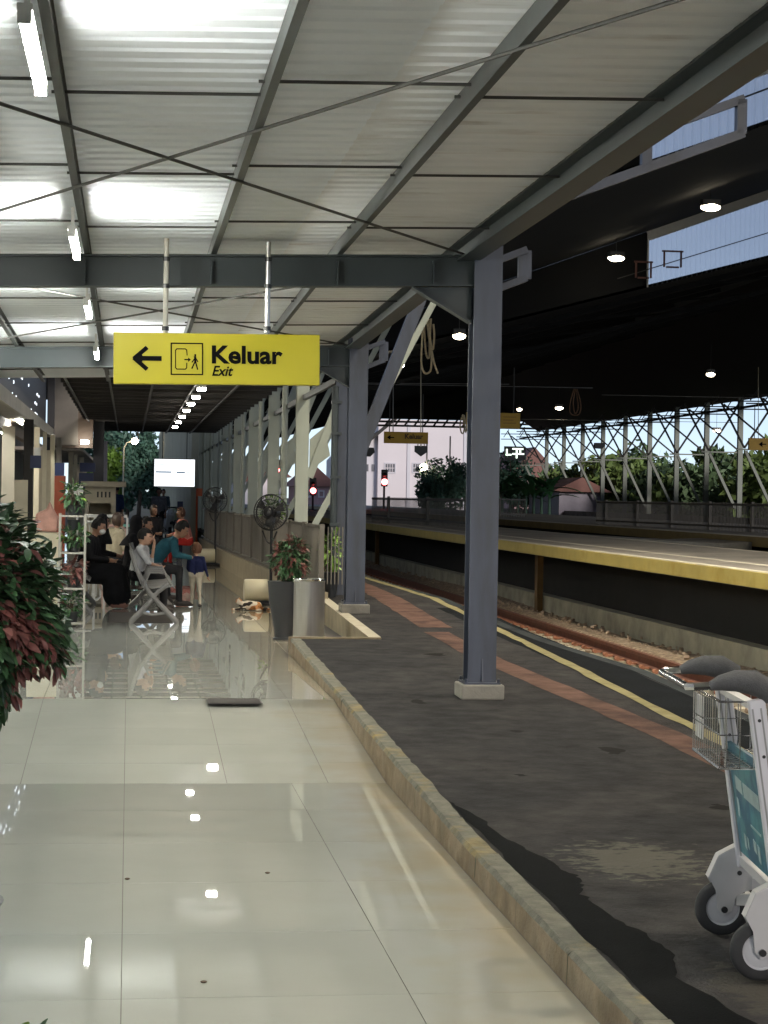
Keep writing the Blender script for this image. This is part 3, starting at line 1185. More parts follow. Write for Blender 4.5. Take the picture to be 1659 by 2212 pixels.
# ================================================================== CONCOURSE ROOF BEYOND THE CANOPY
croof = thing('concourse_roof', 'dark brown concourse ceiling with a grid of battens beyond the exit sign', 'ceiling', (0, 24, 3.5))
b = MB()
b.box2((-1.15, 28.6, 3.62), (2.55, 58, 3.70))
b.build('soffit_board', M_BROWNROOF, croof)
y = 29.0
while y < 58:
    b = MB()
    b.box2((-1.15, y, 3.53), (2.55, y + 0.07, 3.619))
    b.build('cross_batten', M_BATTEN, croof)
    y += 1.25
for X in (-1.05, -0.35, 0.35, 1.05, 1.75):
    b = MB()
    b.box2((X, 28.7, 3.50), (X + 0.035, 58, 3.529))
    b.build('long_batten', M_BATTEN, croof)
for i, Y in enumerate((24.3, 30.4, 33.0, 35.6, 38.4, 41.4, 44.6, 47.9)):
    X = 1.10
    z = 3.36 if Y > 28 else 3.30
    t = thing('ceiling_lamp', ['square ceiling lamp hidden above the exit sign', 'square white ceiling lamp just below the exit sign'][min(i, 1)] if i < 2 else 'small square white ceiling lamp in the row running towards the trees', 'ceiling lamp', (X, Y, z), group='ceiling lamps in a row over the concourse')
    b = MB()
    b.box((X, Y, z + 0.09), (0.03, 0.03, 0.18 if Y > 28 else 0.12))
    b.build('stem', M_BATTEN, t)
    b = MB()
    b.box((X, Y, z + 0.02), (0.14, 0.16, 0.04))
    b.build('housing', M_WHITEP, t)
    b = MB()
    b.box((X, Y, z - 0.02), (0.12, 0.14, 0.036))
    b.build('diffuser', M_DOWN, t)

# ================================================================== TRAIN SHED
shed = thing('train_shed', 'dark steel train shed spanning the tracks on pale raking columns', 'train shed', (17, 60, 0))
RIDGE = 27.0


def zshed(X, base):
    """roof level; the nearer, higher pieces are also a little steeper"""
    z = base + (0.27 if base < 5 else 0.37) * (min(X, RIDGE) - 2.9)
    if X > RIDGE:
        z -= 0.62 * (X - RIDGE)
    return z


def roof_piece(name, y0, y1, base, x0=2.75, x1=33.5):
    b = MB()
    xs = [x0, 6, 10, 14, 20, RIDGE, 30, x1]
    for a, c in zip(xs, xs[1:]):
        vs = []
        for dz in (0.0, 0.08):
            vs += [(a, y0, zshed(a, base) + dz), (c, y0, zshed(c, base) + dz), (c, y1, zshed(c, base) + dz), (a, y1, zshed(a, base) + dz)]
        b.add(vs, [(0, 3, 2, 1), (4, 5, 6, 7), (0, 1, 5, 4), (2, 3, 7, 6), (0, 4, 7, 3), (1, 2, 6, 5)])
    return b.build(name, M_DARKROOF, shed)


BASE2 = 4.9
Y2 = 60.0
XL2 = PY(1397, 612, Y2).x
H2 = 0.45
BASE1 = BASE2 + H2
Y1 = 33.0
H1 = 1.2
BASE0 = BASE1 + H1
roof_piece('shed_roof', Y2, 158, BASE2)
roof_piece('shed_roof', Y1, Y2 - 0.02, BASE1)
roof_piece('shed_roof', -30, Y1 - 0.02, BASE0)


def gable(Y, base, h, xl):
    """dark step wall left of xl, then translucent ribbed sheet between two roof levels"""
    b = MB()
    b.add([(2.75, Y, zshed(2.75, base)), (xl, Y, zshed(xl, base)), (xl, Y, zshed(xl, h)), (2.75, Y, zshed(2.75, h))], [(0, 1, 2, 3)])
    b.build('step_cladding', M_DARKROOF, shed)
    b = MB()
    x = xl
    s = 0
    xe = 26.0
    while x < xe:
        for u0, u1, d0, d1 in ((0, 0.06, 0, 0), (0.06, 0.08, 0, 0.05), (0.08, 0.14, 0.05, 0.05), (0.14, 0.16, 0.05, 0)):
            p0, p1 = x + u0, x + u1
            b.quad((p0, Y + d0, zshed(p0, base)), (p1, Y + d1, zshed(p1, base)), (p1, Y + d1, zshed(p1, h)), (p0, Y + d0, zshed(p0, h)))
        x += 0.16
    b.build('skylight_sheet', M_SKYL, shed)
    b = MB()
    b.bar((xl, Y - 0.09, zshed(xl, h) - 0.16), (RIDGE, Y - 0.09, zshed(RIDGE, h) - 0.16), 0.05, 0.30)
    b.bar((xl, Y - 0.09, zshed(xl, base)), (xl, Y - 0.09, zshed(xl, h)), 0.05, 0.06)
    b.build('skylight_frame', M_WHITEP, shed)
    b = MB()
    b.bar((xl - 1.0, Y - 0.2, zshed(xl - 1.0, base) + 0.5), (RIDGE, Y - 0.2, zshed(RIDGE, base) + 1.2), 0.03, 0.03)
    b.build('tie_rod', M_ROD, shed)


gable(Y2, BASE2, BASE1, XL2)
gable(Y1, BASE1, BASE0, PY(1400, 340, Y1).x)
for x, y, s in ((1390, 583, 0.30), (1453, 560, 0.34)):   # square rod brackets in front of the skylight
    p = PY(x, y, Y2 - 0.4)
    b = MB()
    for dx, dz, sx, sz in ((-s, 0, 0.05, 0.5), (s, 0, 0.05, 0.5), (0, 0.25, 2 * s, 0.05), (0, -0.25, 2 * s * 0.6, 0.05)):
        b.box((p.x + dx * (0.8 if dz == 0 else 1), p.y, p.z + dz), (sx, 0.06, sz))
    b.build('rod_bracket', mat('red_oxide', (0.16, 0.07, 0.06), 0.7), shed)
# trusses across the shed: barely visible dark steel, seen against the sky at the far side
for k in range(14):
    Y = 64 + k * 6.8
    b = MB()
    for a, c in zip((3, 8, 13, 19), (8, 13, 19, 24)):
        b.bar((a, Y, zshed(a, BASE2) - 0.12), (c, Y, zshed(c, BASE2) - 0.12), 0.12, 0.18)
        b.bar((a, Y, zshed(a, BASE2) - 0.15), (c, Y, zshed(c, BASE2) - 0.9), 0.07, 0.07)
        b.bar((a, Y, zshed(a, BASE2) - 0.95), (c, Y, zshed(c, BASE2) - 0.95), 0.09, 0.12)
    b.build('truss', MATS['dark_roof'], shed)
# columns on this side, behind the concourse fence, each with a raking strut
YC = [24.7] + [30.6 + 6.1 * k for k in range(14)]
for i, Y in enumerate(YC):
    X = 2.70
    m = M_STEEL if i == 0 else M_SHEDCOL
    b = MB()
    zt = zshed(2.8, BASE1 if Y < Y2 else BASE2)
    for s in (-1, 1):
        b.box2((X - 0.10, Y + s * 0.085 - 0.009, 0.1), (X + 0.10, Y + s * 0.085 + 0.009, zt))
    b.box2((X - 0.03, Y - 0.075, 0.1), (X + 0.03, Y + 0.075, zt))
    b.build('near_column', m, shed)
    b = MB()
    p0, p1 = Vector((2.82, Y, 2.0)), Vector((4.25, Y, zshed(4.25, BASE1 if Y < Y2 else BASE2) - 0.05))
    b.bar(p0, p1, 0.10, 0.12 if i else 0.16)
    b.build('raking_strut', m, shed)
    if i:
        b = MB()                               # second, flatter strut on the track side
        p0, p1 = Vector((2.82, Y + 0.3, 1.0)), Vector((5.4, Y + 0.3, zshed(5.4, BASE1 if Y < Y2 else BASE2) - 0.3))
        b.bar(p0, p1, 0.06, 0.10)
        b.build('raking_strut', m, shed)
        b = MB()
        b.prism([(2.82, 2.1), (3.15, 2.35), (3.05, 2.8), (2.82, 2.6)], lambda a, c, t: (a, Y + t, c), -0.006, 0.006)
        b.build('gusset', m, shed)
        b = MB()
        b.bar((2.72, Y - 6.0 if i > 1 else Y - 5.8, 3.25), (2.72, Y - 0.1, 3.25), 0.06, 0.08)
        b.build('rail_tie', M_BEAM, shed)
# slim posts between the columns
for k_ in range(9):
    Y = 33.6 + 6.1 * k_
    b = MB()
    b.cyl((2.66, Y, 0.1), (2.66, Y, 5.2), 0.055, n=10)
    b.build('slim_post', M_SHEDCOL, shed, smooth=True)
# rain pipe on the first column
b = MB()
X, Y = 2.58, 24.55
b.cyl((X, Y, 0.45), (X, Y, 3.1), 0.045, n=10)
for z in (0.85, 1.35, 1.95, 2.5, 2.9):
    b.box((X + 0.02, Y, z), (0.13, 0.11, 0.035))
b.build('rain_pipe', M_BEAM, shed)
# corrugated cladding along the far concourse
b = MB()
y = 60.0
while y < 126:
    for u0, u1, d0, d1 in ((0, 0.5, 0, 0), (0.5, 0.6, 0, 0.22), (0.6, 1.0, 0.22, 0.22), (1.0, 1.1, 0.22, 0)):
        b.quad((2.12 - d0, y + u0, 0.1), (2.12 - d1, y + u1, 0.1), (2.12 - d1, y + u1, 5.6), (2.12 - d0, y + u0, 5.6))
    y += 1.1
b.build('side_cladding', mat('pale_cladding', (0.46, 0.43, 0.30), 0.6, var=0.15, scale=0.6), shed)
# columns of the far side
for k in range(11):
    Y = 87.5 + 6.0 * k
    X = 32.0
    b = MB()
    b.box2((X - 0.13, Y - 0.12, -0.4), (X + 0.13, Y - 0.09, 7.3))
    b.box2((X - 0.13, Y + 0.09, -0.4), (X + 0.13, Y + 0.12, 7.3))
    b.box2((X - 0.03, Y - 0.1, -0.4), (X + 0.03, Y + 0.1, 7.3))
    b.build('far_column', M_FARCOL, shed)
    b = MB()
    b.bar((31.8, Y, 1.4), (30.35, Y, 4.3), 0.12, 0.14)
    b.build('far_strut', M_FARCOL, shed)
    b = MB()
    b.bar((29.9, Y, 4.38), (31.9, Y, 4.38), 0.08, 0.07)
    b.build('far_arm', M_FARCOL, shed)
    b = MB()
    b.bar((30.3, Y, 4.45), (31.9, Y, 6.9), 0.08, 0.09)
    b.bar((30.3, Y, 4.45), (28.9, Y, 7.0), 0.08, 0.09)
    b.bar((31.9, Y, 4.5), (29.2, Y, 6.6), 0.07, 0.08)
    b.build('far_brace', M_BATTEN, shed)
    b = MB()
    for j, z in enumerate((6.1, 6.5)):
        b.bar((28.4, Y, z + 0.25), (32.1, Y, z + 0.3), 0.06, 0.06)
    for j in range(3):
        b.bar((28.6 + 1.25 * j, Y, 6.5), (29.0 + 1.25 * j, Y, 7.1), 0.05, 0.05)
    b.build('far_truss', M_BATTEN, shed)
b = MB()
for z in (6.75,):
    b.bar((32, 80, z), (32, 158, z), 0.10, 0.12)
b.build('far_eave_beam', M_BATTEN, shed)
# lattice at the far end of the roof
b = MB()
for z in (7.62, 7.95):
    b.bar((12, 158.3, z), (34, 158.3, z), 0.15, 0.16)
for j in range(26):
    b.bar((12 + 0.8 * j, 158.3, 7.65), (12.4 + 0.8 * j, 158.3, 8.2), 0.1, 0.14)
b.build('end_lattice', M_BATTEN, shed)


b = MB()
xs = [8, 12, 16, 20, 24, RIDGE, 30, 33.4]
for a, c in zip(xs, xs[1:]):
    b.quad((a, 157.9, 8.15), (c, 157.9, 8.15), (c, 157.9, max(8.2, zshed(c, BASE2))), (a, 157.9, max(8.2, zshed(a, BASE2))))
b.build('end_fascia', M_DARKROOF, shed)


# ---- lamps hanging in the shed
def hall_lamp(px, py, Y, size, label):
    p = PY(px, py, Y)
    t = thing('hall_lamp', label, 'hanging lamp', p, group='lamps hanging in the dark train shed')
    b = MB()
    b.box((p.x, p.y, p.z + 0.10), (size * 0.9, size * 0.5, 0.16))
    b.build('housing', M_BLACKM, t)
    b = MB()
    b.cyl((p.x, p.y, p.z + 0.18), (p.x, p.y, p.z + 1.2), 0.012, n=5)
    b.build('stem', M_ROD, t)
    b = MB()
    b.ell((p.x, p.y, p.z - 0.01), (size * 0.5, size * 0.35, 0.10), 14, 8)
    b.build('diffuser', M_HALL, t, smooth=True)


hall_lamp(1535, 447, 48.0, 0.52, 'bright warm lamp hanging beside the upper translucent sheet')
hall_lamp(1331, 557, 58.0, 0.52, 'warm lamp hanging left of the lower translucent sheet')
hall_lamp(992, 725, 52, 0.36, 'small lamp hanging right of the pale rope bundle')
hall_lamp(862, 788, 62, 0.36, 'small lamp hanging left of the pale rope bundle')
hall_lamp(1535, 808, 76, 0.36, 'small lamp hanging high above the far fence')
hall_lamp(1208, 881, 100, 0.42, 'small lamp beside the dark brown rope coil')
hall_lamp(1122, 884, 110, 0.3, 'tiny lamp above the amber direction board')
hall_lamp(660, 890, 60, 0.22, 'small lamp seen between the pale raking columns')
hall_lamp(1548, 930, 112, 0.5, 'round lamp glowing at the far columns of the shed')

for k_, (X_, Y_) in enumerate(((5.0, 6.0), (5.0, 14.0), (5.0, 21.0), (5.0, 27.0), (5.0, 42.0), (8.7, 20.0), (17.5, 34.0))):
    t = thing('hall_lamp', 'shaded downlight hanging high over the near track beyond the canopy roof', 'hanging lamp', (X_, Y_, 6.6), group='lamps hanging over the opposite platforms')
    b = MB()
    b.lathe([(0.30, -0.10), (0.29, 0.05), (0.16, 0.18), (0.05, 0.22)], (X_, Y_, 6.6), 20, cap=False)
    b.build('shade', M_BLACKM, t, smooth=True)
    b = MB()
    b.cyl((X_, Y_, 6.80), (X_, Y_, 8.0), 0.012, n=5)
    b.build('stem', M_ROD, t)
    b = MB()
    b.cyl((X_, Y_, 6.60), (X_, Y_, 6.63), 0.26, n=20)
    b.build('diffuser', M_HALLD, t)

# ---- power cables across the tracks
for i, (xa, ya, xb_, yb, Y) in enumerate(((790, 828, 1180, 838, 70), (1400, 853, 1659, 862, 80), (690, 826, 1000, 830, 70), (1180, 905, 1500, 913, 100))):
    a, c = PY(xa - 100, ya, Y), PY(xb_ + 100, yb, Y)
    b = MB()
    b.cyl(a, c, 0.014, n=5)
    tag(b.build('overhead_cable', M_GREY), ['thin grey cable strung above the small exit board', 'thin grey cable strung above the far shed columns', 'thin grey cable strung behind the raking strut', 'thin grey cable strung below the dark brown rope coil'][i], 'cable')
for i, (x, y0, y1, Y) in enumerate(((849, 800, 940, 58), (909, 760, 965, 60), (1638, 793, 950, 80))):
    a, c = PY(x, y0, Y), PY(x, y1, Y)
    b = MB()
    b.cyl(a, c, 0.016, n=5)
    tag(b.build('hanging_wire', M_CREAM if i else M_GREY), ['thin grey wire hanging behind the small exit board', 'pale wire hanging straight down from the rope bundle', 'pale rod hanging above the amber board at the far columns'][i], 'wire')

# ================================================================== SIGNS
def sign_frame(P, ax, up):
    """matrix mapping sign-local (right, up, toward viewer) to world"""
    n = ax.cross(up)
    m = Matrix((ax, up, n)).transposed().to_4x4()
    return Matrix.Translation(P) @ m


def flat_shape(name, polys, m, parent, MT, t0=0.0, t1=0.004):
    b = MB()
    for poly in polys:
        b.prism(poly, lambda a, c, t: MT @ Vector((a, c, t)), t0, t1)
    return b.build(name, m, parent)


def ring_polys(x0, y0, x1, y1, t):
    return [[(x0, y0), (x1, y0), (x1, y0 + t), (x0, y0 + t)], [(x0, y1 - t), (x1, y1 - t), (x1, y1), (x0, y1)],
            [(x0, y0 + t), (x0 + t, y0 + t), (x0 + t, y1 - t), (x0, y1 - t)], [(x1 - t, y0 + t), (x1, y0 + t), (x1, y1 - t), (x1 - t, y1 - t)]]


def seg(x0, y0, x1, y1, t):
    d = Vector((x1 - x0, y1 - y0)).normalized()
    n = Vector((-d.y, d.x)) * t / 2
    e = d * t / 2
    return [(x0 - e.x - n.x, y0 - e.y - n.y), (x1 + e.x - n.x, y1 + e.y - n.y), (x1 + e.x + n.x, y1 + e.y + n.y), (x0 - e.x + n.x, y0 - e.y + n.y)]


def disc(x, y, r, n=14):
    return [(x + r * math.cos(2 * math.pi * i / n), y + r * math.sin(2 * math.pi * i / n)) for i in range(n)]


def big_sign():
    Ys = 13.75
    TL, TR, BL, BR = (PY(*p, Ys) for p in ((245, 717), (691, 724), (245, 829), (691, 832)))
    ax = ((TR - TL) + (BR - BL)).normalized()
    Wd = ((TR - TL).length + (BR - BL).length) / 2
    Hd = ((TL - BL).length + (TR - BR).length) / 2
    C = (TL + TR + BL + BR) / 4
    up = Vector((0, 0, 1))
    up = (up - ax * up.dot(ax)).normalized()
    MT = sign_frame(C, ax, up)
    t = thing('exit_sign', 'yellow hanging exit sign reading Keluar with a left arrow', 'sign', tuple(C))
    b = MB()
    b.box((0, 0, -0.04), (Wd, Hd, 0.08))
    b.v = [tuple(MT @ Vector(p)) for p in b.v]
    b.build('board', M_SIGNY, t, bevel=0.006)
    s = Wd / 446.0                              # metres per measured pixel
    # sign-zoom pixels (1659 wide over 880 photo px) -> local
    k = 880 / 1659 / 1.8445 * s
    cx, cy = (62 + 1608) / 2, (42 + 432) / 2
    q = lambda x, y: ((x - cx) * k, -(y - cy) * k)
    sg = lambda x0, y0, x1, y1, tt: seg(*q(x0, y0), *q(x1, y1), tt * k)
    f = 0.0015
    # arrow
    polys = [sg(250, 238, 400, 238, 36), [q(208, 238), q(262, 190), q(285, 238), q(262, 286)], sg(222, 232, 298, 166, 32), sg(222, 244, 298, 310, 32), [q(*p) for p in ()] or disc(*q(401, 238), 17 * k), disc(*q(298, 165), 16 * k), disc(*q(298, 311), 16 * k)]
    for i, pl in enumerate(polys):
        pass
    b = MB()
    for i, pl in enumerate(polys):
        b.prism(pl, lambda a, c, tt: MT @ Vector((a, c, tt)), f, f + 0.0020 + 0.0003 * i)
    b.build('arrow', M_BLACK, t)
    # pictogram
    b = MB()
    x0, y0 = q(485, 360)
    x1, y1 = q(728, 118)
    for pl in ring_polys(x0, y0, x1, y1, 9 * k):
        b.prism(pl, lambda a, c, tt: MT @ Vector((a, c, tt)), f, f + 0.003)
    b.build('pictogram_frame', M_BLACK, t)
    b = MB()
    tk = 7
    door = [(608, 210), (605, 172), (595, 164), (532, 164), (522, 174), (522, 306), (532, 316), (595, 316), (605, 306), (606, 272)]
    for i, (p0, p1) in enumerate(zip(door, door[1:])):
        b.prism(sg(*p0, *p1, tk), lambda a, c, tt: MT @ Vector((a, c, tt)), f, f + 0.002 + 0.0003 * (i % 3))
    b.prism(sg(592, 244, 622, 244, 9), lambda a, c, tt: MT @ Vector((a, c, tt)), f, f + 0.002)
    b.prism([q(616, 228), q(636, 244), q(616, 262)], lambda a, c, tt: MT @ Vector((a, c, tt)), f, f + 0.0026)
    b.build('pictogram_door', M_BLACK, t)
    b = MB()
    man = [(668, 226, 670, 262, 17), (666, 262, 645, 308, 10), (672, 262, 686, 314, 10), (664, 236, 646, 262, 8), (674, 234, 688, 258, 8)]
    for i, m_ in enumerate(man):
        b.prism(sg(*m_), lambda a, c, tt: MT @ Vector((a, c, tt)), f, f + 0.002 + 0.0004 * i)
    b.prism(disc(*q(669, 210), 8 * k), lambda a, c, tt: MT @ Vector((a, c, tt)), f, f + 0.005)
    b.build('pictogram_walker', M_BLACK, t)

    def lettering(txt, x, ybase, capx, width, name, offset, shear=0.0):
        me = text_mesh(txt, 1.0, 0.002, 0.0, shear)
        vs = np.array([v.co[:] for v in me.vertices])
        w0 = vs[:, 0].max() - vs[:, 0].min()
        sc = width * k / w0
        bpy.data.meshes.remove(me)
        me = text_mesh(txt, sc, 0.0012, offset, shear)
        vs = np.array([v.co[:] for v in me.vertices])
        w1 = vs[:, 0].max() - vs[:, 0].min()
        h1 = vs[:, 1].max()
        lx, ly = q(x, ybase)
        Ms = Matrix.Translation((lx - vs[:, 0].min() * (width * k / w1), ly, f + 0.0014)) @ Matrix.Diagonal((width * k / w1, capx * k / h1, 1, 1))
        me.transform(XF[t.name].inverted() @ MT @ Ms)
        me.materials.clear()
        me.materials.append(M_BLACK)
        o = link(bpy.data.objects.new(name, me))
        o.parent = t
        XF[o.name] = XF[t.name]
    lettering('Keluar', 793, 266, 131, 535, 'lettering_keluar', 0.0062)
    lettering('Exit', 795, 362, 74, 160, 'lettering_exit', 0.002, 0.28)
    # hanger pipes up to the beam
    for x0, x1, yt in ((357, 353, 563), (577, 576, 563)):
        p0 = PY(x0, 719, Ys + 0.05)
        p1 = PY(x1, yt, Ys + 0.05)
        p1.z = 3.5
        p1.x = p0.x
        b = MB()
        b.cyl(p0, p1, 0.019, n=10)
        b.build('hanger_pipe', M_STAIN if x0 > 400 else mat('hanger_paint', (0.42, 0.40, 0.35), 0.5), t, smooth=True)
        b = MB()
        for zz in (0.03, 0.33, 0.52):
            b.cyl((p0.x, p0.y, p0.z + zz - 0.015), (p0.x, p0.y, p0.z + zz + 0.015), 0.026, n=10)
        b.build('pipe_clamp', M_BLACKM, t)
    return t


big_sign()


def small_sign(px0, py0, px1, py1, Y, label, arrow=None, word=None, wfrac=0.45, bars=0, m=None):
    A, B = PY(px0, py1, Y), PY(px1, py0, Y)
    t = thing('direction_board', label, 'sign', ((A.x + B.x) / 2, Y, A.z))
    b = MB()
    b.box2((A.x, Y, A.z), (B.x, Y + 0.12, B.z))
    b.build('board', m or M_SIGNO, t)
    Wd, Hd = B.x - A.x, B.z - A.z
    MT = sign_frame(Vector((A.x, Y, A.z)), Vector((1, 0, 0)), Vector((0, 0, 1)))
    f = 0.004
    if arrow:
        ax_, ay = arrow[1] * Wd, Hd / 2
        s = Hd * 0.22
        b = MB()
        if arrow[0] == 'left':
            ps = [seg(ax_ - s * 0.6, ay, ax_ + s * 1.3, ay, s * 0.4), [(ax_ - s * 1.4, ay), (ax_, ay - s), (ax_, ay + s)]]
        else:
            ps = [seg(ax_, ay - s * 1.2, ax_, ay + s * 0.5, s * 0.4), [(ax_, ay + s * 1.4), (ax_ - s, ay), (ax_ + s, ay)]]
        for i, p in enumerate(ps):
            b.prism(p, lambda a, c, tt: MT @ Vector((a, c, tt)), f, f + 0.006 + i * 0.003)
        b.build('arrow', M_BLACK, t)
    if word:
        me = text_mesh(word, Hd * 0.5, 0.004, 0.006)
        vs = np.array([v.co[:] for v in me.vertices])
        sx = Wd * 0.42 / (vs[:, 0].max() - vs[:, 0].min())
        me.transform(XF[t.name].inverted() @ MT @ Matrix.Translation((wfrac * Wd, Hd * 0.42, f)) @ Matrix.Diagonal((sx, sx, 1, 1)))
        me.materials.clear()
        me.materials.append(mat('faded_print', (0.10, 0.055, 0.01), 0.6, var=0))
        o = link(bpy.data.objects.new('lettering_keluar', me))
        o.parent = t
    for i in range(bars):
        b = MB()
        b.prism([(Wd * 0.68, Hd * (0.72 - 0.2 * i)), (Wd * (0.92 - 0.05 * (i % 2)), Hd * (0.72 - 0.2 * i)), (Wd * (0.92 - 0.05 * (i % 2)), Hd * (0.78 - 0.2 * i)), (Wd * 0.68, Hd * (0.78 - 0.2 * i))], lambda a, c, tt: MT @ Vector((a, c, tt)), f, f + 0.006)
        b.build('print_line', mat('amber_print', (0.36, 0.19, 0.02), 0.6, var=0), t)
    for fr in (0.12, 0.88):
        b = MB()
        x = A.x + Wd * fr
        b.cyl((x, Y + 0.06, B.z), (x, Y + 0.06, B.z + 1.1), 0.015, n=6)
        b.build('hanger_rod', M_ROD, t)


small_sign(830, 934, 925, 957, 55, 'small amber exit board with left arrow hanging over the opposite platform', ('left', 0.14), 'Keluar', 0.46)
small_sign(1008, 893, 1124, 924, 46, 'amber direction board with up arrow hanging behind the near column', ('up', 0.09), None, bars=3)
small_sign(1618, 948, 1720, 972, 62, 'amber board with left arrow hanging before the far shed columns', ('left', 0.28), 'Keluar', 0.5)
# dark pentagonal board hanging under the small exit board
p = PY(910, 965, 60)
t = thing('hanging_pennant_board', 'dark pentagonal board hanging below the small amber exit board', 'sign', tuple(p))
s = 60 / 4200
b = MB()
b.prism([(-14, -2), (14, -2), (14, 11), (0, 21), (-14, 11)], lambda a, c, tt: (p.x + a * s, 60 + tt, p.z - c * s), 0, 0.1)
b.build('board', M_BLACKM, t)
b = MB()
for dx in (-7, 0, 7):
    b.bar((p.x + dx * s, 60.05, p.z + 2 * s), (p.x + dx * s, 60.05, p.z + 9 * s), 0.03, 0.03)
b.build('hanger', M_CREAM, t)

# loudspeakers / dark boxes hanging by the amber board
for x, y, Y, lab in ((792, 1000 - 25, 60, 'dark box hanging left of the white building'), (1296, 962, 90, 'dark loudspeaker box hanging at the far shed columns')):
    p = PY(x, y, Y)
    b = MB()
    b.prism([(-0.22, 0.12), (0.22, 0.12), (0.26, -0.02), (0.12, -0.16), (-0.26, -0.14)], lambda a, c, tt: (p.x + a, Y + tt, p.z + c), 0, 0.3)
    tag(b.build('hanging_loudspeaker', M_BLACKM), lab, 'loudspeaker')


# ---- rope bundles
def rope(name, label, loops, Y, r, m, ends=()):
    pts0 = PY(*loops[0][0], Y)
    t = thing(name, label, 'rope', tuple(pts0))
    for k, lp in enumerate(loops):
        cp = [PY(x, y, Y + 0.06 * k) for x, y in lp]
        fine = []
        n = len(cp)
        for i in range(n - 1):
            a, b_, c, d = cp[max(i - 1, 0)], cp[i], cp[i + 1], cp[min(i + 2, n - 1)]
            for j in range(5):
                u = j / 5
                fine.append(0.5 * ((2 * b_) + (c - a) * u + (2 * a - 5 * b_ + 4 * c - d) * u * u + (3 * b_ - a - 3 * c + d) * u ** 3))
        fine.append(cp[-1])
        b = MB()
        b.tube(fine, r, 6)
        b.build('strand', m, t, smooth=True)


rope('rope_bundle', 'pale looped rope bundle with a loose end hanging from the dark shed', [
    [(914, 686), (912, 730), (910, 780), (915, 803), (924, 806), (931, 795), (932, 760), (927, 720), (920, 688)],
    [(922, 686), (926, 725), (934, 765), (938, 785), (946, 807)],
    [(931, 688), (929, 730), (935, 755), (938, 725), (936, 700)],
    [(916, 690), (918, 740), (922, 770), (928, 765), (926, 690)]], 36, 0.020, M_ROPE)
rope('rope_coil', 'small pale rope coil hanging beside the amber direction board', [
    [(1000, 895), (994, 915), (996, 933), (1001, 935), (1004, 915), (1001, 896)], [(998, 897), (1003, 918), (1006, 934), (1008, 918), (1002, 897)]], 48, 0.018, M_ROPE)
rope('rope_coil', 'dim brown rope coil hanging in the dark shed', [
    [(1240, 840), (1232, 868), (1231, 890), (1240, 897), (1252, 893), (1254, 870), (1246, 840)], [(1243, 840), (1238, 870), (1242, 893), (1249, 880), (1244, 842)]], 60, 0.02, M_ROPED)

# ---- departures screen on a post with a rusty orange panel
Ys = 57.5
A, B = PY(333, 1050, Ys), PY(421, 993, Ys)
t = thing('departures_screen', 'lit white departures screen hanging over the concourse', 'screen', ((A.x + B.x) / 2, Ys, A.z))
b = MB()
b.box2((A.x - 0.02, Ys, A.z - 0.02), (B.x + 0.02, Ys + 0.08, B.z + 0.02))
b.build('case', M_BLACKM, t)
b = MB()
b.box2((A.x, Ys - 0.012, A.z), (B.x, Ys - 0.002, B.z))
b.build('display', M_SCREEN, t)
Wd, Hd = B.x - A.x, B.z - A.z
for i, (x0, x1, zz, h) in enumerate(((0.02, 0.25, 0.80, 0.02), (0.7, 0.97, 0.79, 0.015), (0.03, 0.42, 0.50, 0.05), (0.55, 0.76, 0.49, 0.05), (0.8, 0.86, 0.49, 0.03))):
    b = MB()
    b.box2((A.x + x0 * Wd, Ys - 0.017, A.z + zz * Hd), (A.x + x1 * Wd, Ys - 0.0135, A.z + (zz + h) * Hd))
    b.build('text_line', M_SCRLINE, t)
for fr in (0.2, 0.8):
    b = MB()
    b.cyl((A.x + fr * Wd, Ys + 0.05, B.z + 0.02), (A.x + fr * Wd, Ys + 0.05, 3.52), 0.015, n=6)
    b.build('hanger_rod', M_ROD, t)
Yp = 38.0
p = PZ(424, 1175, ZFAR)
t = thing('orange_post_sign', 'orange red post with square plate beside the farther fan', 'post', (p.x, p.y, ZFAR))
q = PY(429, 1055, p.y)
b = MB()
b.cyl((p.x, p.y, ZFAR), (p.x, p.y, q.z), 0.035, n=10)
b.build('post', M_ORANGE, t)
b = MB()
b.box2((p.x - 0.02, p.y - 0.05, q.z - 0.24), (p.x + 0.16, p.y - 0.03, q.z))
b.build('plate', M_ORANGE, t)
p = PZ(388, 1172, ZFAR)
b = MB()
b.box2((p.x - 0.09, p.y - 0.05, ZFAR), (p.x + 0.09, p.y + 0.05, PY(388, 1083, p.y).z))
tag(b.build('blue_post', M_BLUE, bevel=0.01), 'slim dark blue upright standing between the screen and the fan', 'post')

# ================================================================== CONCOURSE FENCE ON A LOW WALL
FP = [(2.36, 23.6), (2.30, 29), (2.12, 36), (2.00, 43), (1.95, 52)]
fence = thing('concourse_fence', 'grey brown picket fence on a low concrete wall behind the fans', 'fence', (2.3, 24, ZFAR))


def fpt(s):
    acc = 0
    for (x0, y0), (x1, y1) in zip(FP, FP[1:]):
        L = math.hypot(x1 - x0, y1 - y0)
        if s <= acc + L:
            t = (s - acc) / L
            return (x0 + (x1 - x0) * t, y0 + (y1 - y0) * t)
        acc += L
    return FP[-1]


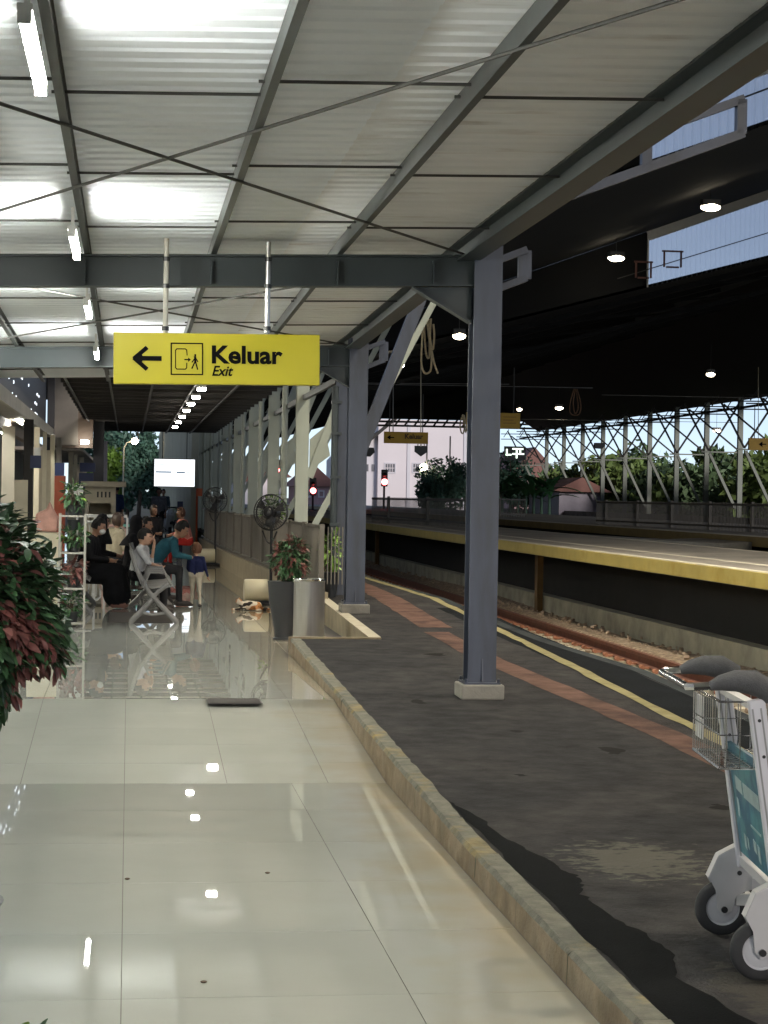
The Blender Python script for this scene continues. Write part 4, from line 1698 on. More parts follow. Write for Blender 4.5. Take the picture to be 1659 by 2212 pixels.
for (x0, y0), (x1, y1) in zip(FP, FP[1:]):
    b = MB()
    b.bar((x0, y0, 0.35), (x1, y1, 0.35), 0.14, 0.36)
    b.build('base_wall', M_WALLLOW, fence)
    for z in (0.60, 1.33):
        b = MB()
        b.bar((x0, y0, z), (x1, y1, z), 0.035, 0.035)
        b.build('fence_rail', M_FENCE, fence)
bb = MB()
bb.box((0, 0, 0.30), (0.020, 0.022, 0.81))
pme = bb.mesh('picket', M_FENCE)
s = 0.0
inv = XF[fence.name].inverted()
while s < 27:
    x, y = fpt(s)
    inst('picket', pme, fence, inv @ Matrix.Translation((x, y, 0.635)))
    s += 0.105
bb = MB()
bb.box((0, 0, 0.36), (0.06, 0.06, 0.76))
qme = bb.mesh('fence_post', M_FENCE)
s = 0.0
while s < 27:
    x, y = fpt(s)
    inst('fence_post', qme, fence, inv @ Matrix.Translation((x - 0.02, y, 0.625)))
    s += 2.1
# fence across the end, towards the shed column
b = MB()
for i in range(9):
    x = 2.42 + i * 0.045
    b.box((x, 23.62, 0.98), (0.012, 0.03, 0.70))
b.build('end_picket_row', M_FENCE, fence)


def far_fence(label, x0, y0, x1, y1, z, h, step, kick=False):
    t = thing('platform_fence', label, 'fence', (x0, y0, z))
    L = math.hypot(x1 - x0, y1 - y0)
    bb = MB()
    bb.box((0, 0, h / 2), (0.018, 0.02, h))
    me = bb.mesh('picket', M_FENCE)
    n = int(L / step)
    inv = XF[t.name].inverted()
    for i in range(n + 1):
        u = i / n
        inst('picket', me, t, inv @ Matrix.Translation((x0 + (x1 - x0) * u, y0 + (y1 - y0) * u, z)))
    for zz in (0.12, h - 0.05):
        b = MB()
        b.bar((x0, y0, z + zz), (x1, y1, z + zz), 0.04, 0.05)
        b.build('fence_rail', M_FENCE, t)
    for i in range(int(L / 3) + 1):
        u = min(1, i * 3 / L)
        b = MB()
        b.box((x0 + (x1 - x0) * u + 0.05, y0 + (y1 - y0) * u, z + h / 2), (0.07, 0.07, h + 0.06))
        b.build('fence_post', M_FENCE, t)


far_fence('grey picket fence standing on the opposite platform below the white building', 8.9, 50.5, 7.2, 57.5, PT, 0.76, 0.085)
a, c = PZ(1078, 1117, 0.95), PZ(1135, 1117, 0.95)
far_fence('short grey picket fence in front of the broad leafed plants', a.x, a.y, c.x, c.y, 0.95, 0.80, 0.14)
far_fence('long grey picket fence standing on the far platform', 16.3, 46.0, 15.1, 61.8, 0.95, 0.76, 0.10)

# ================================================================== STANDING MIST FANS
def fan(base, zf_, scale, face, label, tank_dx):
    """pole fan with round cage; face = direction the cage looks (world angle)"""
    x, y = base
    t = thing('standing_fan', label, 'fan', (x, y, zf_))
    s = scale
    b = MB()
    b.lathe([(0.03, 0), (0.20 * s, 0), (0.20 * s, 0.03), (0.05 * s, 0.06), (0.03, 0.06)], (x, y, zf_), 20)
    b.build('foot', M_BLACKM, t, smooth=True)
    b = MB()
    b.cyl((x, y, zf_ + 0.03), (x, y, zf_ + 1.32 * s), 0.022, n=10)
    b.build('pole', M_BLACKM, t, smooth=True)
    c = Vector((x - 0.02, y - 0.02, zf_ + 1.50 * s))
    n = Vector((math.cos(face), math.sin(face), 0.0))
    sd_ = Vector((-math.sin(face), math.cos(face), 0.0))
    up = Vector((0, 0, 1))
    rad = 0.29 * s
    b = MB()
    b.cyl(c - n * 0.20, c - n * 0.02, 0.075, 0.085, 16)
    b.build('motor', M_BLACKM, t, smooth=True)
    b = MB()
    b.bar(c - n * 0.12 - up * 0.05, Vector((x, y, zf_ + 1.30 * s)), 0.05, 0.06)
    b.build('yoke', M_BLACKM, t)
    b = MB()
    for d, r_ in ((0.08, rad * 0.35), (0.06, rad * 0.72), (0.0, rad), (-0.05, rad * 0.97)):
        b.tube([c + n * d + sd_ * (math.cos(a) * r_) + up * (math.sin(a) * r_) for a in np.linspace(0, 2 * math.pi, 28, endpoint=False)], 0.006 if r_ < rad else 0.009, 5, closed=True)
    for k in range(40):
        a = 2 * math.pi * k / 40
        e = sd_ * math.cos(a) + up * math.sin(a)
        b.tube([c + n * 0.09 + e * 0.05, c + n * 0.075 + e * rad * 0.5, c + e * rad, c - n * 0.05 + e * rad * 0.97, c - n * 0.12 + e * 0.09], 0.0028, 4)
    b.build('cage', M_BLACKM, t)
    b = MB()
    for k in range(3):
        a0 = 2 * math.pi * k / 3 + 0.5
        pts = []
        for rr, da, tw in ((0.05, -0.35, 0.03), (rad * 0.9, -0.42, 0.04), (rad * 0.92, 0.25, -0.03), (0.05, 0.45, -0.03)):
            e = sd_ * math.cos(a0 + da) + up * math.sin(a0 + da)
            pts.append(c + e * rr + n * tw)
        b.quad(*pts)
        b.quad(*[p - n * 0.004 for p in reversed(pts)])
    b.build('blades', mat('smoky_blade', (0.05, 0.05, 0.052), 0.3), t)
    b = MB()
    b.lathe([(0.0, 0.0), (0.07, 0.0), (0.06, 0.02), (0.0, 0.03)], (0, 0, 0), 16, cap=False)
    rt = n.to_track_quat('Z', 'Y').to_matrix()
    b.v = [tuple(c + n * 0.09 + rt @ Vector(p)) for p in b.v]
    b.build('centre_badge', M_BLACKM, t, smooth=True)
    # hose from the head to the tank
    b = MB()
    pts = []
    for i in range(13):
        u = i / 12
        pts.append(c - n * 0.05 + up * (-0.30 * s - 0.17 * math.sin(u * math.pi)) + sd_ * (-0.14 + 0.22 * u))
    b.tube(pts, 0.013, 6)
    b.build('hose', M_BLACKM, t, smooth=True)
    # water tank lying on its cradle
    tx = x + tank_dx
    b = MB()
    r_ = 0.155
    zc = zf_ + 0.21
    b.lathe([(r_ * 0.6, -0.175), (r_ * 0.93, -0.168), (r_, -0.15), (r_, 0.15), (r_ * 0.93, 0.168), (r_ * 0.6, 0.175)], (tx, y - 0.02, zc), 28, 'X')
    b.build('water_tank', M_CREAM, t, smooth=True)
    b = MB()
    b.box((tx, y - 0.02, zf_ + 0.045), (0.34, 0.22, 0.05))
    for dx in (-0.13, 0.13):
        for dy in (-0.09, 0.09):
            b.cyl((tx + dx, y - 0.02 + dy, zf_), (tx + dx, y - 0.02 + dy, zf_ + 0.03), 0.03, n=8)
    b.build('cradle', M_BLACKM, t)
    return t


p = PZ(584, 1308, ZFAR)
fan((p.x, p.y), ZFAR, 0.86, R(-118), 'black standing mist fan with cream water tank beside the calico cat', -0.20)
p2 = PZ(464, 1222, ZFAR)
fan((p2.x, p2.y), ZFAR, 0.94, R(-112), 'black standing mist fan farther along the picket fence', -0.17)

# ================================================================== BIN, POTTED SHRUBS
p = PZ(666, 1402, ZFAR)
t = thing('steel_bin', 'round brushed steel litter bin at the kerb beside the tall black pot', 'bin', (p.x, p.y, ZFAR))
b = MB()
b.lathe([(0.150, 0.0), (0.153, 0.02), (0.155, 0.03), (0.155, 0.66), (0.158, 0.675), (0.150, 0.685)], (p.x, p.y, ZFAR), 40)
b.build('body', M_STAIN, t, smooth=True)
b = MB()
b.tube([(p.x + 0.152 * math.cos(a), p.y + 0.152 * math.sin(a), ZFAR + 0.692) for a in np.linspace(0, 2 * math.pi, 32, endpoint=False)], 0.011, 6, closed=True)
b.build('rim', M_CHROME, t, smooth=True)
b = MB()
b.lathe([(0.02, 0.68), (0.14, 0.685), (0.142, 0.688)], (p.x, p.y, ZFAR + 0.004), 32)
b.build('lid', M_BLACKM, t)
b = MB()
b.ell((p.x - 0.135, p.y - 0.13, ZFAR + 0.022), 0.022, 12, 8)
b.build('foot_pedal', M_CHROME, t, smooth=True)


def leaf_mesh(name, L, Wd, m, fold=0.25, curl=0.25):
    vs, fs = [], []
    n = 4
    for i in range(n + 1):
        u = i / n
        wv = Wd * 0.5 * math.sin(math.pi * (u * 0.9 + 0.05)) ** 0.8 * (1 - 0.25 * u)
        zc = -curl * L * u * u
        vs += [(L * u, -wv, zc + fold * wv), (L * u, 0, zc), (L * u, wv, zc + fold * wv)]
    for i in range(n):
        a = i * 3
        fs += [(a, a + 3, a + 4, a + 1), (a + 1, a + 4, a + 5, a + 2)]
    b = MB()
    b.add(vs, fs)
    return b.mesh(name, m, smooth=True)


def rand_leaf_mtx(p, d, droop=0.0):
    d = Vector(d).normalized()
    d = (d + Vector((0, 0, -droop))).normalized()
    side = d.cross(Vector((random.gauss(0, 0.4), random.gauss(0, 0.4), 1))).normalized()
    n = side.cross(d)
    m = Matrix((d, side, n)).transposed().to_4x4()
    return Matrix.Translation(p) @ m


def shrub(name, label, base, zb, centre, rad, nleaf, L, stems, mats, potprof=None, potm=None, view_bias=None, cat='shrub', taper=0.0, group=None):
    """crown of single leaves on stems; up to 300 leaves are objects, the rest one mesh"""
    t = thing(name, label, cat, (base[0], base[1], zb), group=group)
    inv = XF[t.name].inverted()
    if potprof:
        b = MB()
        b.lathe(potprof, (base[0], base[1], zb), 28)
        b.build('pot', potm, t, smooth=True)
        b = MB()
        b.lathe([(0.0, 0.0), (potprof[-1][0] * 0.9, 0.005)], (base[0], base[1], zb + potprof[-1][1] - 0.03), 20)
        b.build('soil', M_SOIL, t)
    b = MB()
    ztop = zb + (potprof[-1][1] - 0.03 if potprof else 0)
    tips = []
    for i in range(stems):
        a = random.random() * 6.283
        ph = math.acos(random.uniform(-0.75, 1))
        rr = random.uniform(0.35, 0.8)
        tip = Vector((centre[0] + rad[0] * rr * math.sin(ph) * math.cos(a), centre[1] + rad[1] * rr * math.sin(ph) * math.sin(a), centre[2] + rad[2] * rr * math.cos(ph)))
        root = Vector((base[0] + random.gauss(0, 0.02), base[1] + random.gauss(0, 0.02), ztop))
        mid = root.lerp(tip, 0.5) + Vector((random.gauss(0, 0.03), random.gauss(0, 0.03), 0.05))
        b.tube([root, mid, tip], [0.009, 0.006, 0.003], 5)
        tips.append((mid, tip))
    b.build('stems', M_STEM, t)
    mes = [leaf_mesh('leaf', L, L * 0.48, m, 0.25, random.uniform(0.1, 0.35)) for m in mats]
    leaves = []
    for i in range(nleaf):
        v = Vector((random.gauss(0, 1), random.gauss(0, 1), random.gauss(0, 1))).normalized()
        if view_bias is not None and random.random() < 0.62 and v.dot(view_bias) < 0:
            v = v - view_bias * (2 * v.dot(view_bias))
        rr = random.uniform(0.55, 1.0) ** 0.6 * (1 + 0.13 * math.sin(5 * v.x + 7 * v.z) + 0.10 * math.sin(11 * v.y + 9 * v.z + 1))
        kx = 1 - taper * max(0.0, v.z)
        p_ = Vector((centre[0] + rad[0] * rr * v.x * kx, centre[1] + rad[1] * rr * v.y, centre[2] + rad[2] * rr * v.z))
        d = v + Vector((random.gauss(0, 0.55), random.gauss(0, 0.55), random.gauss(0, 0.45)))
        cl = math.sin(9 * v.x + 2) + math.sin(8 * v.z + 5 * v.y) + random.gauss(0, 0.7)
        k = 0 if cl < 0.55 else (1 if cl < 1.9 else 2)
        if rr < 0.75 or (taper and v.z > 0.25 and random.random() < 0.75):
            k = 0
        sc = random.uniform(0.65, 1.25)
        leaves.append((p_, d, k, sc, rr))
    vd = view_bias or Vector((0, -1, 0))
    leaves.sort(key=lambda q: -((q[0] - Vector(centre)).dot(vd)))
    rest = [MB() for _ in mats]
    for i, (p_, d, k, sc, rr) in enumerate(leaves):
        mt = rand_leaf_mtx(p_, d, 0.25) @ Matrix.Scale(sc, 4)
        if i < 290:
            inst('leaf', mes[k], t, inv @ mt)
        else:
            mm = mes[k]
            rest[k].add([mt @ v.co for v in mm.vertices], [tuple(q.vertices) for q in mm.polygons])
    for k, rb in enumerate(rest):
        if rb.f:
            o = rb.build('foliage', mats[k], t, smooth=True)
            o['kind'] = 'stuff'
    return t


p = PZ(612, 1382, ZFAR)
shrub('potted_shrub', 'red and green leafed shrub in a tall black tapered pot', (p.x, p.y), ZFAR, (p.x + 0.06, p.y, ZFAR + 0.84), (0.185, 0.185, 0.22), 1900, 0.058, 26,
      [M_LEAFG, M_LEAFR, M_LEAFP], [(0.108, 0.0), (0.11, 0.02), (0.095, 0.03), (0.10, 0.10), (0.155, 0.38), (0.172, 0.60), (0.176, 0.62)], M_POT)
p = PY(40, 1310, 5.6)
shrub('foreground_shrub', 'large red and green leafed shrub at the edge of the tiles', (-0.55, 5.7), 0.0, (-0.50, 5.65, 1.375), (0.315, 0.31, 0.295), 7500, 0.046, 40,
      [M_LEAFG, M_LEAFR, M_LEAFP], [(0.14, 0.0), (0.16, 0.02), (0.20, 0.50), (0.21, 0.52)], M_POT, view_bias=Vector((0.75, -0.65, 0.0)).normalized(), taper=0.42)
shrub('low_plant', 'low green plant whose leaf tips rise at the edge of the large tiles', (-0.30, 5.82), 0.0, (-0.30, 5.80, 0.055), (0.09, 0.07, 0.045), 50, 0.055, 6,
      [M_LEAFG, M_LEAFG, M_LEAFL], None, None, cat='plant')
# lime plant behind the fence and green plant
p = PZ(694, 1262, 0.45)
shrub('lime_plant', 'lime green leafed plant in a black pot behind the fence end', (2.52, 24.15), 0.45, (2.52, 24.15, 1.02), (0.09, 0.09, 0.24), 140, 0.10, 8,
      [M_LEAFL, M_LEAFL, M_LEAFG], [(0.07, 0.0), (0.10, 0.30), (0.105, 0.31)], M_POT, cat='plant')
p = PY(590, 1085, 33)
shrub('lime_plant', 'lime green bush behind the nearer standing fan', (p.x, 33), 0.4, (p.x, 33, 1.35), (0.20, 0.2, 0.34), 260, 0.10, 10,
      [M_LEAFL, M_LEAFG, M_LEAFL], None, None, cat='plant')

# ================================================================== PLANT RACK WITH POTS
Yr = 22.2
xl, xr = PY(128, 1200, Yr).x, PY(183, 1200, Yr).x
rack = thing('plant_rack', 'white open metal plant rack standing left of the benches', 'rack', ((xl + xr) / 2, Yr, ZFAR))
SHZ = [PY(150, y, Yr).z for y in (1113, 1193, 1270, 1345)]
DEP = 0.30
for x in (xl, xr):
    for y in (Yr, Yr + DEP):
        b = MB()
        b.box2((x - 0.011, y - 0.011, ZFAR), (x + 0.011, y + 0.011, SHZ[0] + 0.02))
        b.build('upright', M_RACK, rack)
for z in SHZ:
    b = MB()
    b.box2((xl + 0.015, Yr - 0.016, z - 0.02), (xr - 0.015, Yr + DEP + 0.016, z))
    b.build('shelf', M_RACK, rack)
POTP = [(0.055, 0), (0.075, 0.10), (0.08, 0.115)]
specs = [(0, 150, 'green leafed plant in a black pot on the top shelf of the rack', [M_LEAFG, M_LEAFG, M_LEAFL], 0.14),
         (1, 150, 'spiky green plant in a black pot on the second shelf of the rack', [M_LEAFG, M_LEAFL, M_LEAFG], 0.10),
         (2, 150, 'dark red leafed plant in a black pot on the third shelf of the rack', [M_LEAFR, M_LEAFR, M_LEAFP], 0.12),
         (3, 150, 'green plant in a black pot on the lowest shelf of the rack', [M_LEAFG, M_LEAFG, M_LEAFR], 0.12)]
for k, px, lab, ms, h in specs:
    z = SHZ[k] + 0.001
    cx, cy = (xl + xr) / 2 + 0.01, Yr + 0.13
    shrub('shelf_plant', lab, (cx, cy), z, (cx, cy, z + 0.11 + h * 0.75), (0.125, 0.12, h), 130, 0.085, 8, ms, POTP, M_POT, cat='plant', group='potted plants on the rack')
b = MB()                                       # hanging pot under the top shelf
b.lathe([(0.05, -0.17), (0.072, -0.06), (0.076, -0.05)], ((xl + xr) / 2 + 0.01, Yr + 0.10, SHZ[0]), 18)
tag(b.build('hanging_pot', M_POT, smooth=True), 'small empty black pot hanging under the top rack shelf', 'pot')

# ================================================================== AIRPORT BENCHES
def bench(name, label, x, y, z, nseat, rz, group=None):
    """perforated steel beam bench: local +x is where sitters look, seats run along +y"""
    t = thing(name, label, 'bench', (x, y, z), rz, group=group)
    mtx = XF[t.name]

    def T(p):
        return mtx @ Vector(p)
    Ln = nseat * 0.58
    b = MB()
    b.bar(T((0.0, 0, 0.33)), T((0.0, Ln, 0.33)), 0.06, 0.06)
    b.build('beam', M_BENCH, t)
    for yy in (0.06, Ln - 0.06):
        b = MB()                               # X shaped end frame
        P = [(-0.26, 0.02), (-0.16, 0.12), (-0.03, 0.27), (0.03, 0.36), (0.16, 0.46)]
        Q = [(0.27, 0.02), (0.17, 0.12), (0.03, 0.27), (-0.06, 0.38), (-0.15, 0.52), (-0.22, 0.68), (-0.27, 0.86)]
        for pl in (P, Q):
            b.tube([T((px_, yy + (0.004 if pl is P else -0.004), pz)) for px_, pz in pl], [0.034] * 2 + [0.028] * (len(pl) - 2), 8)
        b.tube([T((-0.15, yy, 0.13)), T((0, yy, 0.10)), T((0.16, yy, 0.13))], 0.018, 8)
        for px_ in (-0.26, 0.27):
            b.cyl(T((px_, yy, 0)), T((px_, yy, 0.03)), 0.03, n=10)
        b.build('end_frame', M_BENCH, t, smooth=True)
    for i in range(nseat):
        y0, y1 = i * 0.58 + 0.03, (i + 1) * 0.58 - 0.03
        b = MB()
        pr = [(0.25, 0.405), (0.22, 0.43), (0.10, 0.42), (-0.10, 0.405), (-0.14, 0.42)]
        up = [(a, c + 0.008) for a, c in pr]
        b.prism(pr + up[::-1], lambda a, c, tt: T((a, tt, c)), y0, y1)
        b.build('seat', M_BENCH, t)
        b = MB()
        pr = [(-0.15, 0.46), (-0.20, 0.60), (-0.25, 0.76), (-0.28, 0.84)]
        up = [(a - 0.008, c) for a, c in pr]
        b.prism(pr + up[::-1], lambda a, c, tt: T((a, tt, c)), y0, y1)
        b.build('backrest', M_BENCH, t)
        b = MB()
        b.tube([T((-0.12, y0 - 0.02, 0.44)), T((-0.05, y0 - 0.02, 0.60)), T((0.12, y0 - 0.02, 0.60)), T((0.20, y0 - 0.02, 0.45))], 0.014, 6)
        b.build('armrest', M_BENCH, t, smooth=True)
    return t


BX, BY = 0.31, 22.9
bench('steel_bench', 'perforated steel bench with X shaped legs under the family with the boy', BX, BY, ZFAR, 6, 0.0)
bench('steel_bench', 'steel bench under the person in long black clothes', -0.72, 24.6, ZFAR, 4, 0.0)

# ================================================================== PEOPLE AND CAT (one remeshed skin each)
def cone_shape(b, p0, p1, r0, r1, n=14):
    p0, p1 = Vector(p0), Vector(p1)
    d = p1 - p0
    L = d.length
    if L < 1e-5:
        b.ell(p0, r0)
        return
    d.normalize()
    u, v = basis(d)
    prof = []
    for i in range(5):
        a = math.pi / 2 * (i / 4)
        prof.append((r0 * math.sin(a), -r0 * math.cos(a)))
    for i in range(5):
        a = math.pi / 2 * (i / 4)
        prof.append((r1 * math.cos(a), L + r1 * math.sin(a)))
    vs, fs = [], []
    for r_, h in prof:
        r_ = max(r_, 1e-4)
        for i in range(n):
            a = 2 * math.pi * i / n
            vs.append(p0 + d * h + u * (math.cos(a) * r_) + v * (math.sin(a) * r_))
    m = len(prof)
    for k in range(m - 1):
        for i in range(n):
            j = (i + 1) % n
            fs.append((k * n + i, k * n + j, (k + 1) * n + j, (k + 1) * n + i))
    fs += [tuple(reversed(range(n))), tuple(range((m - 1) * n, m * n))]
    b.add(vs, fs)


def skin_figure(name, prims, mats, parent, voxel=0.012, smooth=4):
    """prims: (kind, args..., material index); union by voxel remesh, colours by nearest primitive"""
    b = MB()
    for pr in prims:
        if pr[0] == 'c':
            cone_shape(b, *pr[1:5])
        else:
            b.ell(pr[1], pr[2], 18, 12, pr[3] if len(pr) > 4 else None)
    tmp = link(bpy.data.objects.new('tmp', b.mesh('tmp', mats)))
    rm = tmp.modifiers.new('r', 'REMESH')
    rm.mode = 'VOXEL'
    rm.voxel_size = voxel
    sm = tmp.modifiers.new('s', 'SMOOTH')
    sm.iterations = smooth
    sm.factor = 0.5
    bpy.context.view_layer.update()
    dg = bpy.context.evaluated_depsgraph_get()
    me = bpy.data.meshes.new_from_object(tmp.evaluated_get(dg))
    bpy.data.objects.remove(tmp)
    me.name = name
    n = len(me.polygons)
    cen = np.empty(n * 3)
    me.polygons.foreach_get('center', cen)
    cen = cen.reshape(-1, 3)
    best = np.full(n, 1e9)
    idx = np.zeros(n, int)
    for pr in prims:
        if pr[0] == 'c':
            p0, p1 = np.array(pr[1]), np.array(pr[2])
            d = p1 - p0
            tt = np.clip(((cen - p0) @ d) / max(d @ d, 1e-9), 0, 1)
            ds = np.linalg.norm(cen - (p0 + tt[:, None] * d), axis=1) - (pr[3] + (pr[4] - pr[3]) * tt)
        else:
            r_ = pr[2] if isinstance(pr[2], (tuple, list)) else (pr[2],) * 3
            q = (cen - np.array(pr[1]))
            if len(pr) > 4 and pr[3] is not None:
                q = q @ np.array(pr[3])
            q = q / np.array(r_)
            ds = (np.linalg.norm(q, axis=1) - 1) * min(r_)
        k = ds < best
        best[k] = ds[k]
        idx[k] = pr[-1]
    me.materials.clear()
    for m in mats:
        me.materials.append(m)
    me.polygons.foreach_set('material_index', idx.astype(np.int32))
    me.polygons.foreach_set('use_smooth', np.ones(n, bool))
    me.update()
    o = link(bpy.data.objects.new(name, me))
    o.parent = parent
    return o


SKIN = mat('skin', (0.30, 0.16, 0.10), 0.55, var=0.06)
SKIN2 = mat('skin_light', (0.42, 0.25, 0.17), 0.55, var=0.06)
HAIRB = mat('hair_black', (0.010, 0.009, 0.009), 0.7, var=0.2, scale=60, spec=0.25)
HAIRR = mat('hair_reddish', (0.085, 0.032, 0.013), 0.7, var=0.3, scale=60)
HAIRD = mat('hair_brown', (0.045, 0.025, 0.016), 0.5, var=0.3, scale=60)
CL = {}


def cloth(key, col):
    if key not in CL:
        CL[key] = mat('cloth_' + key, col, 0.95, var=0.18, scale=14, bump=0.35, bscale=25, spec=0.15)
    return CL[key]


def hand_prims(w_, d, side, sc, mi):
    """palm, four fingers and a thumb; w_ wrist, d hand direction, side = thumb side vector"""
    w_, d, side = Vector(w_), Vector(d).normalized(), Vector(side).normalized()
    nrm = d.cross(side).normalized()
    out = [('c', w_, w_ + d * 0.045 * sc, 0.026 * sc, 0.030 * sc, mi)]
    for k, (off, L) in enumerate(((0.026, 0.070), (0.009, 0.080), (-0.009, 0.074), (-0.026, 0.056))):
        k0 = w_ + d * 0.065 * sc + side * off * sc
        k1 = k0 + (d + nrm * 0.25) * L * 0.5 * sc
        k2 = k1 + (d + nrm * 0.9).normalized() * L * 0.5 * sc
        out.append(('c', k0, k1, 0.0105 * sc, 0.0095 * sc, mi))
        out.append(('c', k1, k2, 0.0095 * sc, 0.008 * sc, mi))
    t0 = w_ + d * 0.02 * sc + side * 0.026 * sc
    t1 = t0 + (d * 0.6 + side).normalized() * 0.035 * sc
    out.append(('c', t0, t1, 0.012 * sc, 0.011 * sc, mi))
    out.append(('c', t1, t1 + d * 0.03 * sc, 0.011 * sc, 0.009 * sc, mi))
    return out


def person(label, loc, rz, J, sc, top, bottom, shoe, skin=None, hair=HAIRB, hairstyle='short', skirt=None, group=None, hood=None, extra=None, mask=False, voxel=0.012):
    """J: joint dict in metres of a 1.0-scale adult, +x forward, +y left, z up from the floor"""
    t = thing('person', label, 'person', loc, rz, group=group)
    skin = skin or SKIN
    mats = [skin, top, bottom, shoe]
    S = lambda p: Vector(p) * sc
    pr = []
    pel, chest, neck, head = (S(J[k]) for k in ('pelvis', 'chest', 'neck', 'head'))
    b_ = J.get('bulk', 1.0)
    for s in (0.075, -0.075):                  # torso as two strands for width
        o_ = Vector((0, s * sc, 0))
        pr.append(('c', pel + o_ * 0.9, chest + o_ * 1.05, 0.105 * sc * b_, 0.098 * sc * b_, 1))
        pr.append(('c', pel + o_ * 1.0, pel + o_ * 1.0 + Vector((0, 0, 0.02)), 0.108 * sc * b_, 0.105 * sc * b_, 2))
    shl, shr = S(J['shl']), S(J['shr'])
    pr.append(('c', shl, shr, 0.062 * sc, 0.062 * sc, 1))
    pr.append(('c', chest, neck - Vector((0, 0, 0.03 * sc)), 0.09 * sc, 0.055 * sc, 1))
    pr.append(('c', neck - Vector((0, 0, 0.03 * sc)), head, 0.046 * sc, 0.044 * sc, 0))
    hs = J.get('headscale', 1.0) * sc
    hd = Vector(J.get('look', (1, 0, 0))).normalized()
    hside = Vector((0, 0, 1)).cross(hd).normalized()
    hup = hd.cross(hside)
    HR = Matrix((hd, hside, hup)).transposed()
    pr.append(('e', head, (0.098 * hs, 0.076 * hs, 0.115 * hs), HR, 0))
    pr.append(('e', head + HR @ Vector((0.035, 0, -0.065)) * hs, (0.055 * hs, 0.052 * hs, 0.055 * hs), HR, 0))
    pr.append(('c', head + HR @ Vector((0.090, 0, 0.005)) * hs, head + HR @ Vector((0.108, 0, -0.025)) * hs, 0.010 * hs, 0.015 * hs, 0))
    for s in (1, -1):
        pr.append(('e', head + HR @ Vector((0, 0.078 * s, -0.01)) * hs, (0.022 * hs, 0.010 * hs, 0.032 * hs), HR, 0))
    for s, a, e, w_ in ((1, 'shl', 'ell', 'wrl'), (-1, 'shr', 'elr', 'wrr')):
        A, E, W_ = S(J[a]), S(J[e]), S(J[w_])
        pr.append(('c', A, E, 0.058 * sc, 0.044 * sc, 1))
        bare = J.get('bare', 0.92)
        m_ = E.lerp(W_, bare)
        pr.append(('c', E, m_, 0.043 * sc, 0.034 * sc, 1))
        pr.append(('c', m_, W_, 0.030 * sc, 0.026 * sc, 0))
        d = J.get('handdir_' + w_[-1], None)
        d = Vector(d) if d else (W_ - E)
        pr += hand_prims(W_, d, Vector((0.2, -s * 0.9, 0.3)), sc, 0)
    for s, h, k, a in ((1, 'hipl', 'knl', 'anl'), (-1, 'hipr', 'knr', 'anr')):
        Hh, K, A = S(J[h]), S(J[k]), S(J[a])
        pr.append(('c', Hh, K, 0.088 * sc * b_, 0.058 * sc, 2))
        pr.append(('c', K, A, 0.057 * sc, 0.038 * sc, 2))
        fd = Vector(J.get('foot_' + a[-1], (1, 0, 0))).normalized()
        pr.append(('c', A - Vector((0, 0, 0.035 * sc)) - fd * 0.03 * sc, A - Vector((0, 0, 0.045 * sc)) + fd * 0.14 * sc, 0.042 * sc, 0.034 * sc, 3))
    if skirt:
        for (p0, p1, r0, r1) in skirt:
            pr.append(('c', S(p0), S(p1), r0 * sc, r1 * sc, 2))
    if extra:
        for e in extra:
            pr.append(('c', S(e[0]), S(e[1]), e[2] * sc, e[3] * sc, e[4]))
    skin_figure('body', [tuple(list(q)) for q in pr], mats, t, voxel)
    # hair: shell over the skull, open at the face
    b = MB()
    nU, nV = 22, 14
    grid = []
    for i in range(nV + 1):
        ph = math.pi * 0.94 * i / nV
        row = []
        for j in range(nU):
            a = 2 * math.pi * j / nU
            v = Vector((math.sin(ph) * math.cos(a), math.sin(ph) * math.sin(a), math.cos(ph)))
            g = 1.10 + 0.035 * math.sin(9 * a + 5 * ph) + 0.02 * math.sin(17 * a)
            p_ = Vector((0.098 * v.x, 0.080 * v.y, 0.115 * v.z)) * g
            row.append((p_, v))
        grid.append(row)
    lim = {'short': -0.25, 'long': -0.9, 'bob': -0.6}[hairstyle]
    for i in range(nV):
        for j in range(nU):
            q = [grid[i][j], grid[i + 1][j], grid[i + 1][(j + 1) % nU], grid[i][(j + 1) % nU]]
            v = (q[0][1] + q[1][1] + q[2][1] + q[3][1]) / 4
            if v.z < lim or (v.x > 0.30 and v.z < 0.55) or (v.x > 0.05 and v.z < 0.0 and hairstyle == 'short'):
                continue
            outs = [head + HR @ (k_[0] * hs) for k_ in q]
            ins = [head + HR @ (k_[0] * hs * 0.90) for k_ in q]
            b.add(outs + ins, [(0, 1, 2, 3), (7, 6, 5, 4), (0, 4, 5, 1), (1, 5, 6, 2), (2, 6, 7, 3), (3, 7, 4, 0)])
    if hood is None:
        o = b.build('hair', hair, t, smooth=True, world=False)
    else:
        b = MB()                               # head cover falling onto the shoulders
        rows = [(0.0, 0.128, 0.0), (0.06, 0.11, 0.0), (0.105, 0.05, 0.0), (0.112, -0.02, 0.0), (0.10, -0.10, 0.0), (0.125, -0.17, -0.01), (0.18, -0.25, -0.03), (0.215, -0.33, -0.05)]
        n = 24
        vs, fs = [], []
        for r_, h, dx in rows:
            for j in range(n):
                a = 2 * math.pi * j / n
                vs.append(head + (HR @ Vector((dx + r_ * 0.92 * math.cos(a) * (1.02 + 0.03 * math.sin(3 * a)), r_ * math.sin(a), 0)) + Vector((0, 0, h))) * hs)
        for i in range(len(rows) - 1):
            for j in range(n):
                a = 2 * math.pi * (j + 0.5) / n
                if rows[i][1] < 0.08 and rows[i][1] > -0.08 and math.cos(a) > 0.62:
                    continue
                fs.append((i * n + j, i * n + (j + 1) % n, (i + 1) * n + (j + 1) % n, (i + 1) * n + j))
        b.add(vs, fs)
        b.build('head_cover', hood, t, smooth=True, world=False)
    b = MB()
